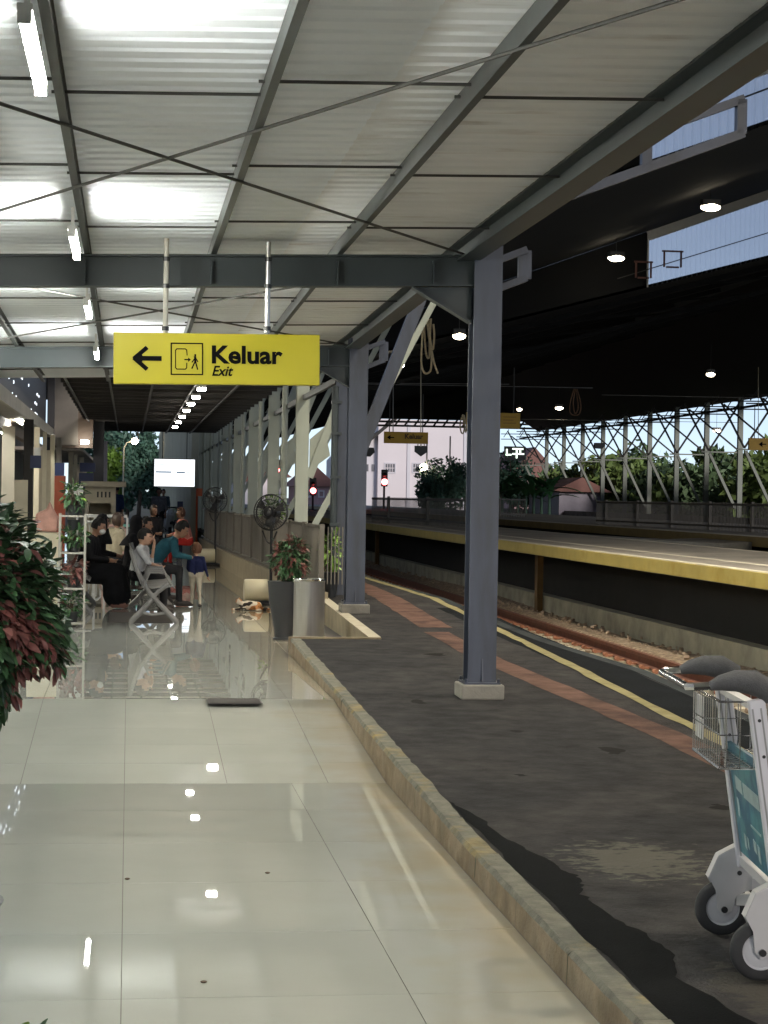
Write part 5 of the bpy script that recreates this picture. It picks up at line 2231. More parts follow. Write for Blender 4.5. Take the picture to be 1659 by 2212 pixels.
    for s in (1, -1):
        b.ell(head + HR @ Vector((0.084, 0.030 * s, 0.012)) * hs, (0.012 * hs, 0.014 * hs, 0.008 * hs), 8, 6, HR)
    b.build('eyes', M_BLACKM, t, world=False)
    b = MB()
    b.ell(head + HR @ Vector((0.090, 0, -0.062)) * hs, (0.008 * hs, 0.024 * hs, 0.006 * hs), 8, 6, HR)
    b.build('mouth', mat('lips', (0.22, 0.09, 0.07), 0.5), t, world=False)
    if mask:
        b = MB()
        b.ell(head + HR @ Vector((0.062, 0, -0.052)) * hs, (0.050 * hs, 0.062 * hs, 0.048 * hs), 14, 8, HR)
        b.build('face_mask', M_WHITEP, t, smooth=True, world=False)
    return t


def sit(lean=0.0, look=(1, 0, 0), arms='lap', knee=0.46, spread=0.10, headfwd=0.0, seat=0.44, bulk=1.0, bare=0.92, hs=1.0):
    z = seat + 0.10
    c = Vector((lean * 0.7, 0, z + 0.33 - abs(lean) * 0.1))
    n = Vector((lean * 1.0 + 0.01, 0, z + 0.50 - abs(lean) * 0.22))
    h = n + Vector((0.03 + headfwd, 0, 0.135 - abs(headfwd) * 0.3))
    J = dict(pelvis=(0, 0, z), chest=tuple(c), neck=tuple(n), head=tuple(h), look=look, bulk=bulk, bare=bare, headscale=hs,
             hipl=(0.04, 0.09, z - 0.02), hipr=(0.04, -0.09, z - 0.02), knl=(0.44, spread, knee + 0.06), knr=(0.44, -spread, knee + 0.06),
             anl=(0.43, spread, 0.085), anr=(0.46, -spread, 0.085),
             shl=(n.x - 0.01, 0.175, n.z - 0.07), shr=(n.x - 0.01, -0.175, n.z - 0.07))
    if arms == 'lap':
        J.update(ell=(n.x + 0.02, 0.23, z + 0.17), elr=(n.x + 0.02, -0.23, z + 0.17), wrl=(n.x + 0.24, 0.07, z + 0.13), wrr=(n.x + 0.24, -0.07, z + 0.13))
    elif arms == 'chin':
        J.update(ell=(n.x + 0.14, 0.20, z + 0.20), elr=(n.x + 0.14, -0.20, z + 0.20), wrl=(n.x + 0.20, 0.06, n.z + 0.03), wrr=(n.x + 0.24, -0.06, z + 0.16), handdir_l=(-0.2, -0.1, 1))
    elif arms == 'reach':
        J.update(ell=(n.x + 0.16, 0.22, z + 0.20), elr=(n.x + 0.16, -0.22, z + 0.20), wrl=(n.x + 0.38, 0.12, z + 0.16), wrr=(n.x + 0.40, -0.12, z + 0.14))
    return J


BLK = cloth('black', (0.010, 0.010, 0.012))
NVY = cloth('navy', (0.012, 0.016, 0.055))
TEAL = cloth('teal', (0.022, 0.085, 0.115))
WHT = cloth('pale_grey', (0.42, 0.43, 0.44))
KHK = cloth('stone', (0.40, 0.36, 0.29))
DRK = cloth('charcoal', (0.025, 0.025, 0.028))
PNK = cloth('pink', (0.55, 0.22, 0.18))
RED = cloth('red', (0.42, 0.03, 0.025))
SHOEB = mat('shoe_dark', (0.03, 0.022, 0.02), 0.6)
SHOEW = mat('shoe_brown', (0.16, 0.07, 0.05), 0.6)
SEATZ = ZFAR


def at(px, py, z=ZFAR):
    p = PZ(px, py, z)
    return (p.x, p.y, z)


# sitter in long black clothes, turned to the right
person('person in long black clothes and face mask sitting with a bowed head', (-0.56, 26.0, SEATZ), R(-12), sit(0.10, (0.95, -0.1, -0.25), 'lap', headfwd=0.05, bulk=1.15), 0.95, BLK, BLK, SHOEW,
       skirt=[((0.05, 0.0, 0.50), (0.44, 0.0, 0.48), 0.17, 0.16), ((0.42, 0.0, 0.46), (0.46, 0.0, 0.20), 0.17, 0.20)], mask=True)
person('person in a black head cover sitting behind the masked sitter', (-0.42, 28.0, SEATZ), R(-5), sit(0.02, (1, 0.1, -0.05), 'lap'), 0.95, BLK, BLK, SHOEB, hood=BLK)
person('person in a loose black head cover sitting behind the boy', (0.04, 27.4, SEATZ), R(-4), sit(0.04, (0.9, 0.2, 0), 'lap', bulk=1.1), 0.95, BLK, BLK, SHOEB, hood=BLK)
person('boy in a pale grey shirt sitting with a hand at his face', (0.10, 25.2, SEATZ), R(-8), sit(0.08, (1, -0.1, -0.1), 'chin', bare=0.2, headfwd=0.02, seat=0.50, hs=1.12), 0.80, WHT, BLK, SHOEB, skin=SKIN2, hair=HAIRB)
person('person in a pale grey top and dark vest sitting beside the boy', (0.15, 25.8, SEATZ), R(-10), sit(0.08, (1, -0.25, -0.1), 'lap', bare=0.15, seat=0.50, hs=1.12), 0.78, WHT, DRK, SHOEB, hair=HAIRD, hairstyle='bob')
person('person in a teal shirt leaning forward towards the standing child', (0.27, 26.5, SEATZ), R(-4), sit(0.36, (0.95, -0.1, -0.5), 'lap', headfwd=0.07, bulk=1.12, seat=0.46), 0.96, TEAL, DRK, SHOEB)
person('person in dark clothes sitting at the far end of the steel bench', (0.16, 28.1, SEATZ), R(-4), sit(0.06, (0.9, -0.2, -0.1), 'lap'), 0.93, cloth('ink', (0.02, 0.022, 0.03)), DRK, SHOEB, hair=HAIRB)
person('person in a cream top sitting near the pink plastic chair', (-0.22, 30.5, SEATZ), R(30), sit(0.04, (0.8, -0.4, 0), 'lap'), 0.95, cloth('cream', (0.42, 0.37, 0.27)), DRK, SHOEB, hair=HAIRD, hairstyle='long')
# standing child
JC = dict(pelvis=(0, 0, 0.86), chest=(0.0, 0, 1.18), neck=(0.0, 0, 1.36), head=(0.02, 0, 1.56), look=(0.35, 0.92, -0.1), headscale=1.42, bulk=1.35,
          hipl=(0, 0.09, 0.84), hipr=(0, -0.09, 0.84), knl=(0.05, 0.10, 0.46), knr=(-0.10, -0.12, 0.46), anl=(0.02, 0.11, 0.085), anr=(-0.16, -0.16, 0.085),
          shl=(0, 0.185, 1.30), shr=(0, -0.185, 1.30), ell=(0.07, 0.24, 1.03), elr=(-0.02, -0.27, 1.02), wrl=(0.22, 0.20, 0.88), wrr=(0.03, -0.33, 0.80), bare=0.85)
p = PZ(422, 1311, ZFAR)
person('small child with reddish hair in navy top and pale trousers standing', (p.x, p.y, ZFAR), R(75), JC, 0.505, NVY, KHK, SHOEB, skin=SKIN2, hair=HAIRR, hairstyle='bob', voxel=0.009)
# people farther along
person('person with long brown hair sitting farther back near the red clothed one', at(326, 1218), R(-60), sit(0.05, (1, 0, 0), 'lap'), 1.0, DRK, DRK, SHOEB, hair=HAIRD, hairstyle='long')
person('person in pink and red clothes crouching beyond the bench', at(404, 1222), R(200), sit(0.12, (1, 0, -0.1), 'lap'), 0.98, PNK, RED, SHOEB, hair=HAIRR, hairstyle='bob')
JS = dict(pelvis=(0, 0, 0.92), chest=(0.0, 0, 1.25), neck=(0.0, 0, 1.45), head=(0.02, 0, 1.60), look=(1, 0, 0), bulk=1.05,
          hipl=(0, 0.09, 0.90), hipr=(0, -0.09, 0.90), knl=(0.03, 0.10, 0.48), knr=(-0.03, -0.10, 0.48), anl=(0, 0.11, 0.085), anr=(-0.08, -0.11, 0.085),
          shl=(0, 0.185, 1.38), shr=(0, -0.185, 1.38), ell=(0.0, 0.24, 1.10), elr=(0.0, -0.24, 1.10), wrl=(0.10, 0.22, 0.88), wrr=(0.06, -0.24, 0.86), bare=0.4)
person('person in grey standing at the far end of the concourse', at(342, 1168), R(-90), JS, 1.0, cloth('grey', (0.16, 0.16, 0.17)), DRK, SHOEB)
person('person in dark clothes walking far along the concourse by the screen', at(352, 1150), R(-90), JS, 1.0, cloth('slate', (0.06, 0.08, 0.10)), DRK, SHOEB)
person('person in a maroon top standing at the beige booth', at(226, 1172), R(160), JS, 1.0, cloth('maroon', (0.09, 0.015, 0.02)), DRK, SHOEB)
person('person in a dark blue jacket standing at the beige booth', at(250, 1170), R(120), JS, 1.03, cloth('blue', (0.02, 0.035, 0.08)), DRK, SHOEB)

# ---- calico cat lying in front of the water tank
p = PZ(540, 1319, ZFAR)
cat_ = thing('calico_cat', 'calico cat lying stretched on the tiles in front of the fan', 'cat', (p.x, p.y, ZFAR), R(4))
CM = bpy.data.materials.new('calico_fur')
CM.use_nodes = True
ct = CM.node_tree
pb = ct.nodes['Principled BSDF']
pb.inputs['Roughness'].default_value = 0.9
tc = ct.nodes.new('ShaderNodeTexCoord')
nz = ct.nodes.new('ShaderNodeTexNoise')
nz.inputs['Scale'].default_value = 7.5
nz.inputs['Detail'].default_value = 1.5
cr = ct.nodes.new('ShaderNodeValToRGB')
cr.color_ramp.interpolation = 'CONSTANT'
els = cr.color_ramp.elements
els[0].position, els[0].color = 0.0, (0.02, 0.014, 0.010, 1)
els[1].position, els[1].color = 0.42, (0.66, 0.58, 0.48, 1)
e = els.new(0.55)
e.color = (0.36, 0.15, 0.045, 1)
e = els.new(0.66)
e.color = (0.02, 0.014, 0.010, 1)
ct.links.new(tc.outputs['Object'], nz.inputs['Vector'])
ct.links.new(nz.outputs['Fac'], cr.inputs[0])
ct.links.new(cr.outputs[0], pb.inputs['Base Color'])
V = Vector
cp = [('c', V((0.10, 0.0, 0.062)), V((-0.03, 0.0, 0.072)), 0.060, 0.064, 0), ('c', V((-0.03, 0, 0.070)), V((-0.10, 0.0, 0.075)), 0.062, 0.046, 0),
      ('c', V((-0.10, 0, 0.080)), V((-0.135, -0.01, 0.105)), 0.040, 0.036, 0),
      ('e', V((-0.150, -0.015, 0.122)), (0.043, 0.040, 0.038), Matrix.Identity(3), 0), ('e', V((-0.178, -0.030, 0.112)), (0.020, 0.020, 0.016), Matrix.Identity(3), 0),
      ('c', V((-0.158, -0.04, 0.148)), V((-0.160, -0.047, 0.176)), 0.014, 0.004, 0), ('c', V((-0.140, 0.012, 0.148)), V((-0.138, 0.018, 0.176)), 0.014, 0.004, 0),
      ('c', V((-0.09, -0.04, 0.045)), V((-0.15, -0.07, 0.022)), 0.024, 0.016, 0), ('c', V((-0.15, -0.07, 0.020)), V((-0.24, -0.075, 0.017)), 0.016, 0.015, 0),
      ('c', V((-0.08, 0.035, 0.045)), V((-0.15, 0.03, 0.022)), 0.024, 0.016, 0), ('c', V((-0.15, 0.03, 0.020)), V((-0.22, 0.02, 0.017)), 0.016, 0.015, 0),
      ('c', V((0.10, -0.03, 0.055)), V((0.07, -0.09, 0.030)), 0.046, 0.026, 0), ('c', V((0.07, -0.09, 0.026)), V((0.13, -0.11, 0.018)), 0.022, 0.015, 0), ('c', V((0.13, -0.11, 0.018)), V((0.07, -0.125, 0.016)), 0.015, 0.014, 0),
      ('c', V((0.12, 0.03, 0.05)), V((0.16, 0.02, 0.03)), 0.040, 0.022, 0), ('c', V((0.16, 0.02, 0.02)), V((0.21, -0.04, 0.016)), 0.018, 0.014, 0)]
tail = [V((0.15, 0.02, 0.03)), V((0.22, 0.04, 0.02)), V((0.27, 0.00, 0.016)), V((0.29, -0.05, 0.016))]
for a, c in zip(tail, tail[1:]):
    cp.append(('c', a, c, 0.016, 0.014, 0))
skin_figure('body', cp, [CM], cat_, 0.007, 3)
b = MB()
for s in (-0.048, -0.008):
    b.ell((-0.186, s, 0.128), 0.005, 8, 6)
b.build('eyes', M_BLACKM, cat_, world=False)

# ================================================================== LUGGAGE TROLLEY
TO = Vector((2.135, 6.545, 0.119))
tr = thing('luggage_trolley', 'aluminium luggage trolley with wire basket and blue advert panel on the asphalt', 'trolley', tuple(TO), R(-6.8))


def LB(fn):
    b = MB()
    fn(b)
    return b


def tb(name, m, fn, smooth=False, bevel=0.0):
    b = MB()
    fn(b)
    return b.build(name, m, tr, smooth=smooth, world=False, bevel=bevel)


for s in (1, -1):
    y0 = 0.337 * s
    # wheel: tyre, rim
    def wheel(b):
        b.lathe([(0.062, -0.022), (0.088, -0.022), (0.098, -0.014), (0.101, 0), (0.098, 0.014), (0.088, 0.022), (0.062, 0.022)], (0, y0, 0.101), 36, 'Y', cap=False)
    wh = tb('wheel', M_RUBBER, wheel, True)
    bb = MB()
    bb.lathe([(0.012, -0.018), (0.03, -0.020), (0.055, -0.012), (0.062, -0.019), (0.062, 0.019), (0.055, 0.012), (0.03, 0.020), (0.012, 0.018)], (0, y0, 0.101), 36, 'Y')
    o = bb.build('rim', M_HUB, None, smooth=True)
    o.parent = wh
    # white housing plate
    out = [(-0.055, 0.215), (-0.020, 0.295), (0.055, 0.335), (0.115, 0.305), (0.130, 0.185), (0.075, 0.165), (0.045, 0.15), (0.030, 0.095), (0.0, 0.078), (-0.022, 0.10), (-0.030, 0.17)]
    for k, yy in enumerate((y0 - 0.034, y0 + 0.030)):
        tb('housing_plate', M_ALU, lambda b: b.prism(out, lambda a, c, t: (a, yy + t, c), 0, 0.004))
    tb('housing_cover', M_ALU, lambda b: [b.bar((out[i][0], y0 - 0.002, out[i][1]), (out[i + 1][0], y0 - 0.002, out[i + 1][1]), 0.058, 0.006, up=(0.5, 0, 0.8)) for i in (0, 1)])
    tb('axle_bolt', M_BLACKM, lambda b: b.cyl((0.002, y0 - 0.044, 0.101), (0.002, y0 + 0.044, 0.101), 0.012, n=10))
    tb('bolt', M_BLACKM, lambda b: [b.cyl((0.055, y0 - 0.040, zz), (0.055, y0 - 0.034, zz), 0.009, n=8) for zz in (0.29, 0.235)])
    tb('brake_pedal', M_WHITEP, lambda b: b.box((0.075, y0, 0.135), (0.060, 0.05, 0.045)), bevel=0.004)
    # upright profile leaning back
    yu = 0.300 * s
    def upr(b):
        P0, P1 = Vector((0.075, yu, 0.26)), Vector((-0.02, yu, 0.93))
        b.bar(P0, P1, 0.032, 0.058, up=(1, 0, 0.1))
    tb('upright', mat('anodised_profile', (0.58, 0.57, 0.60), 0.42, 0.25, var=0.05, scale=5), upr, bevel=0.006)
    def grooves(b):
        for off in (-0.014, 0.014):
            d = Vector((-0.095, 0, 0.67)).normalized()
            sx = Vector((d.z, 0, -d.x))
            for sy in (-0.0165, 0.0165):
                P0, P1 = Vector((0.075, yu + sy, 0.27)) + sx * off, Vector((-0.02, yu + sy, 0.90)) + sx * off
                b.bar(P0, P1, 0.0012, 0.006, up=tuple(sx))
    tb('profile_groove', M_GREY, grooves)
    tb('profile_screw', M_BLACKM, lambda b: [b.cyl((0.075 - 0.142 * (zz - 0.26), yu - 0.0185, zz), (0.075 - 0.142 * (zz - 0.26), yu - 0.015, zz), 0.006, n=8) for zz in (0.34, 0.52, 0.74, 0.86)])
    # grey grip
    def grip(b):
        pts = [(-0.175, yu, 0.970), (-0.14, yu, 0.982), (-0.09, yu, 0.99), (-0.03, yu, 0.985), (0.015, yu, 0.962), (0.03, yu, 0.925)]
        b.tube(pts, [0.015, 0.026, 0.036, 0.043, 0.040, 0.025], 14)
    tb('grip', M_GRIP, grip, True)
    tb('handle_end', M_CHROME, lambda b: b.tube([(-0.165, yu, 0.972), (-0.225, yu, 0.968), (-0.245, yu - 0.03 * s, 0.965)], 0.014, 8), True)
tb('handle_bar', M_CHROME, lambda b: b.cyl((-0.245, -0.275, 0.965), (-0.245, 0.275, 0.965), 0.013, n=10), True)
# advert panel between the uprights
def panel(b):
    n = Vector((0.990, 0, 0.14))
    pts = [Vector((0.065, -0.28, 0.32)), Vector((0.065, 0.28, 0.32)), Vector((0.010, 0.28, 0.72)), Vector((0.010, -0.28, 0.72))]
    vs = [p for p in pts] + [p - n * 0.012 for p in pts]
    b.add(vs, [(0, 1, 2, 3), (7, 6, 5, 4), (0, 4, 5, 1), (1, 5, 6, 2), (2, 6, 7, 3), (3, 7, 4, 0)])
pn = tb('advert_panel', M_BLUEAD, panel)


def pp(u, v, off=0.0145):
    """point on the panel's rear face, u across 0..1, v up 0..1"""
    a = Vector((0.065, 0.28, 0.32)).lerp(Vector((0.010, 0.28, 0.72)), v)
    return a + Vector((0, -0.56 * u, 0)) - Vector((0.990, 0, 0.14)) * off


for i, (u0, v0, u1, v1) in enumerate(((0.14, 0.60, 0.34, 0.72), (0.38, 0.57, 0.86, 0.70), (0.22, 0.10, 0.28, 0.22), (0.32, 0.12, 0.36, 0.21), (0.52, 0.14, 0.60, 0.24), (0.64, 0.08, 0.70, 0.22), (0.12, 0.36, 0.17, 0.52), (0.5, 0.34, 0.8, 0.36))):
    b = MB()
    b.add([pp(u0, v0), pp(u1, v0 - 0.02), pp(u1, v1 - 0.02), pp(u0, v1), pp(u0, v0, 0.0125), pp(u1, v0 - 0.02, 0.0125), pp(u1, v1 - 0.02, 0.0125), pp(u0, v1, 0.0125)],
          [(0, 1, 2, 3), (0, 4, 5, 1), (1, 5, 6, 2), (2, 6, 7, 3), (3, 7, 4, 0)])
    o = b.build('advert_print', M_PALEAD, None)
    o.parent = pn
tb('lower_cross_rail', M_ALU, lambda b: b.bar((0.075, -0.285, 0.285), (0.075, 0.285, 0.285), 0.05, 0.03))
tb('upper_cross_rail', M_ALU, lambda b: b.bar((-0.012, -0.285, 0.90), (-0.012, 0.285, 0.90), 0.04, 0.02))
# wire basket
def basket(b):
    x0, x1, y_, z0, z1 = -0.13, 0.10, 0.255, 0.69, 0.915
    for z, r_ in ((z1, 0.005), ((z0 + z1) / 2, 0.0028), (z0, 0.005)):
        b.tube([(x0, -y_, z), (x1, -y_, z), (x1, y_, z), (x0, y_, z)], r_, 6, closed=True)
    for i in range(13):
        y = -y_ + 2 * y_ * i / 12
        for x in (x0, x1):
            b.cyl((x, y, z0), (x, y, z1), 0.0022, n=5)
        b.cyl((x0, y, z0), (x1, y, z0), 0.0022, n=5)
    for i in range(5):
        x = x0 + (x1 - x0) * (i + 0.5) / 5
        for y in (-y_, y_):
            b.cyl((x, y, z0), (x, y, z1), 0.0022, n=5)
        b.cyl((x, -y_, z0), (x, y_, z0), 0.0022, n=5)
tb('wire_basket', M_CHROME, basket)
tb('basket_plate', mat('basket_plate', (0.50, 0.48, 0.48), 0.5), lambda b: [b.box((-0.125, 0.15, zz), (0.006, 0.11, 0.07)) for zz in (0.86, 0.78)])
# luggage bed with front caster
tb('bed_rail', M_ALU, lambda b: [b.bar((0.10, yy, 0.20), (0.80, yy * 0.55, 0.17), 0.03, 0.04) for yy in (0.29, -0.29)])
tb('bed_slats', M_ALU, lambda b: [b.bar((0.2 + 0.14 * i, -0.26 + 0.022 * i, 0.20), (0.2 + 0.14 * i, 0.26 - 0.022 * i, 0.20), 0.03, 0.012) for i in range(5)])
tb('front_wheel', M_RUBBER, lambda b: b.lathe([(0.02, -0.02), (0.07, -0.02), (0.075, 0), (0.07, 0.02), (0.02, 0.02)], (0.78, 0, 0.076), 24, 'Y'), True)
tb('front_fork', M_ALU, lambda b: [b.box((0.78, yy, 0.125), (0.05, 0.006, 0.13)) for yy in (-0.027, 0.027)])

# ================================================================== DRAIN GRATES, DROPPED BITS
def grate(label, px0, py0, px1, py1, zz):
    A, B = PZ(px0, py1, zz), PZ(px1, py0, zz)
    t = thing('drain_grate', label, 'grate', ((A.x + B.x) / 2, (A.y + B.y) / 2, zz))
    b = MB()
    b.box2((A.x, A.y, zz + 0.001), (B.x, B.y, zz + 0.005))
    b.build('plate', mat('grate_dark', (0.035, 0.03, 0.027), 0.6), t)
    n = 9
    for i in range(n):
        y = A.y + (B.y - A.y) * (i + 0.5) / n
        b = MB()
        b.box2((A.x + 0.01, y - 0.006, zz + 0.0055), (B.x - 0.01, y + 0.006, zz + 0.011))
        b.build('bar', mat('grate_bar', (0.08, 0.07, 0.06), 0.5), t)


grate('dark drain grate at the top edge of the tiled ramp', 449, 1511, 561, 1521, 0.181)
grate('dark drain grate under the end of the steel bench', 232, 1324, 366, 1345, 0.181)
for lab, x, y in (('small dark crumb on the large tiles', 578, 1887), ('tiny dark crumb on the tiles near the long grout line', 440, 2123), ('brown scuffed leaf on the grout line', 275, 1900)):
    p = PZ(x, y, 0.0)
    b = MB()
    b.ell((p.x, p.y, 0.004), (0.012, 0.014, 0.004), 10, 6)
    tag(b.build('floor_crumb', M_STEM), lab, 'crumb')

# ================================================================== LEFT BUILDING
lb = thing('station_building', 'station shop front with grey awning, cream posts and dark upper cladding', 'building', (-2.6, 26, 0))
AX, AZ = -1.86, 3.02


def lbx(name, m, a, c, **k):
    b = MB()
    b.box2(a, c)
    return b.build(name, m, lb, **k)


lbx('wall', M_WALLC, (-3.3, 8, 0), (-3.05, 46, 5.2))
lbx('awning', M_SOFFIT, (-3.04, 22, AZ), (AX, 47.5, AZ + 0.12))
lbx('awning_fascia', mat('awning_edge', (0.30, 0.28, 0.22), 0.5, var=0.2, scale=2), (AX, 22, AZ - 0.02), (AX + 0.05, 47.5, AZ + 0.20))
lbx('awning_beam', M_BROWN, (AX - 0.5, 22, AZ - 0.22), (AX - 0.35, 47.5, AZ - 0.002))
up_ = lbx('upper_cladding', M_NAVY, (-2.10, 24, AZ + 0.125), (-2.00, 47.4, 5.2))
bb = MB()
bb.box((0, 0, 0), (0.012, 0.07, 0.05))
hm = bb.mesh('lit_hole', mat('perforation_glow', (0.8, 0.85, 0.9), 0.4, var=0, emit=(0.85, 0.92, 1.0), estr=1.1))
for i in range(60):
    y = 25.5 + random.random() ** 1.3 * 19
    z = AZ + 0.35 + (int(random.random() * 5) * 0.22)
    o = inst('lit_hole', hm, lb, XF[lb.name].inverted() @ Matrix.Translation((-1.994, y, z)))
lbx('corner_post', mat('near_black_post', (0.014, 0.015, 0.02), 0.5), (-1.97, 47.42, 0.18), (-1.80, 47.6, 5.2))
# second block: brown bulkhead facing the concourse, dark end column, pale panel
def bxp(px0, px1, Y):
    return PY(px0, 1060, Y).x, PY(px1, 1060, Y).x


x0, x1 = bxp(113, 199, 50)
lbx('bulkhead', M_BROWN, (x0, 50, 2.84), (x1, 50.4, 5.25))
lbx('bulkhead_panel', mat('bulkhead_grey', (0.13, 0.115, 0.095), 0.55, var=0.25, scale=1.4), (x0 + 0.02, 49.9, 2.9), (x0 + 0.62, 49.995, 4.6))
x0, x1 = bxp(200, 223, 50.5)
lbx('end_column', MATS['near_black_post'], (x0, 50.5, 0.18), (x1, 50.8, 5.25))
x0, x1 = bxp(209, 231, 51)
lbx('end_panel', M_LAV, (x0, 51, 2.0), (x1, 51.1, 3.05))
lbx('sky_block_roof', M_DARKROOF, (-3.4, 22, 5.26), (-0.4, 76, 5.36))  # slab added to keep sky light from leaking in over the shops
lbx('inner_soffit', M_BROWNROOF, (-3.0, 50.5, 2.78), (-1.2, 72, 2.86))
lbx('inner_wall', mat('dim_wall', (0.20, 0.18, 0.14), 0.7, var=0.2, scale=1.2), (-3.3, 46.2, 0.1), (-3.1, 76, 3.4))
for i, (px, Y, m, wd) in enumerate(((60, 34, M_BATTEN, 0.16), (78, 38, M_POSTC, 0.10), (95, 41, M_POSTC, 0.08), (112, 43, M_POSTC, 0.10), (126, 45, M_CONC, 0.12), (152, 52, M_POSTC, 0.12), (162, 55, M_POSTC, 0.10), (175, 59, M_POSTC, 0.14))):
    p = PY(px, 1060, Y)
    b = MB()
    b.box2((p.x - wd / 2, Y, 0.18), (p.x + wd / 2, Y + wd, 2.95 if Y < 47 else 2.77))
    b.build('post', m, lb)
# lit recess panels between posts
for px0, px1, Y, z0, z1, m in ((0, 28, 30, 0.9, 2.7, M_WALLC), (28, 58, 33, 0.4, 1.9, M_POSTC), (82, 108, 42, 0.3, 2.6, M_BEIGE), (146, 186, 62, 0.2, 2.6, M_BEIGE)):
    a, c = PY(px0, 1060, Y), PY(px1, 1060, Y)
    b = MB()
    b.box2((a.x, Y + 0.3, z0), (c.x, Y + 0.34, z1))
    b.build('bay_panel', m, lb)
p0, p1 = PY(108, 1075, 44), PY(142, 1030, 44)
b = MB()
b.box2((p0.x, 44, 0.18), (p1.x, 44.06, p1.z + 0.02))
dr = b.build('door', M_DOOR, lb)


def board(name, lab, px0, py0, px1, py1, Y, m, th=0.06):
    a, c = PY(px0, py1, Y), PY(px1, py0, Y)
    b = MB()
    b.box2((a.x, Y, a.z), (c.x, Y + th, c.z))
    return tag(b.build(name, m), lab, 'sign')


board('hanging_shop_board', 'square dark blue shop board hanging beside the dark post', 65, 984, 89, 1011, 33.5, M_BLUE)
board('hanging_shop_board', 'wide dark blue shop board above the orange brown door', 95, 1000, 139, 1027, 43.5, M_BLUE)
board('hanging_shop_board', 'small white board with dark spot beside the wide blue board', 90, 1002, 98, 1018, 43.2, M_WHITEP)
board('hanging_shop_board', 'small pale board above the square blue board', 73, 967, 87, 985, 36, M_WHITEP)
board('hanging_shop_board', 'large dark blue board at the end column above the beige booth', 170, 1040 - 18, 202, 1058, 49.5, M_BLUE)
board('hanging_shop_board', 'dark blue upper board at the end column', 172, 1000, 206, 1019, 49.6, M_BLUE)
p = PY(168, 1058, 30)
b = MB()
b.lathe([(0.0, -0.02), (0.085, -0.02), (0.09, 0), (0.085, 0.02), (0.0, 0.02)], (p.x, 30, p.z), 28, 'Y', cap=False)
t = thing('round_white_dial', 'round white disc on a thin stand above the plant rack', 'stand', (p.x, 30, ZFAR))
b.build('disc', M_WHITEP, t, smooth=True)
b = MB()
b.cyl((p.x, 30.03, ZFAR), (p.x, 30.03, p.z - 0.08), 0.014, n=8)
b.build('stand', M_WHITEP, t)
# tubes under the awning
for i, (x0, y0, x1, y1, Y) in enumerate(((50, 925, 66, 938, 31), (126, 986, 162, 1004, 38))):
    a, c = PY(57 if i == 0 else 78, 930 if i == 0 else 966, 30 if i == 0 else 36), None
    b = MB()
    b.cyl((AX - 0.15, 27 + 9 * i, AZ - 0.045), (AX - 0.15, 28.1 + 9 * i, AZ - 0.045), 0.02, n=8)
    tag(b.build('awning_tube', M_DOWN), ['short glowing tube under the awning edge near the dark post', 'short glowing tube under the awning farther along'][i], 'tube light')
for k_, Y_ in enumerate((29.0, 35.5, 42.0)):
    b = MB()
    b.cyl((-2.75, Y_, AZ - 0.045), (-2.75, Y_ + 1.2, AZ - 0.045), 0.02, n=8)
    tag(b.build('shop_tube', M_LAMP), 'glowing tube light deep under the shop awning', 'tube light', 'tube lights under the shop awning')
p = PY(183, 955, 49.7)
b = MB()
b.box((p.x, 49.7, p.z), (0.20, 0.1, 0.09))
tag(b.build('wall_lamp', M_SMALL), 'small bright lamp under the brown fascia by the end column', 'lamp')

# beige ticket booth
Yb = 48
bo = PZ(205, 1185, ZFAR)
A, B = PY(182, 1180, Yb), PY(250, 1052, Yb)
bt = thing('ticket_booth', 'beige ticket booth with overhanging flat roof', 'booth', ((A.x + B.x) / 2, Yb, ZFAR))
b = MB()
b.box2((A.x, Yb, ZFAR), (B.x, Yb + 1.2, 1.0))
b.box2((A.x, Yb, 1.45), (B.x, Yb + 1.2, B.z))
b.box2((A.x, Yb, 1.0), (A.x + 0.1, Yb + 1.2, 1.45))
b.box2((B.x - 0.1, Yb, 1.0), (B.x, Yb + 1.2, 1.45))
b.box2((A.x, Yb + 1.0, 1.0), (B.x, Yb + 1.2, 1.45))
b.build('walls', M_BEIGE, bt)
b = MB()
b.box2((A.x - 0.1, Yb - 0.25, B.z), (B.x + 0.25, Yb + 1.3, B.z + 0.13))
b.build('roof', M_BEIGE, bt)
for i in range(4):
    b = MB()
    b.box2((B.x - 0.45 + i * 0.095, Yb - 0.006, B.z - 0.26), (B.x - 0.41 + i * 0.095, Yb - 0.001, B.z - 0.12))
    b.build('vent_slot', M_BLACKM, bt)

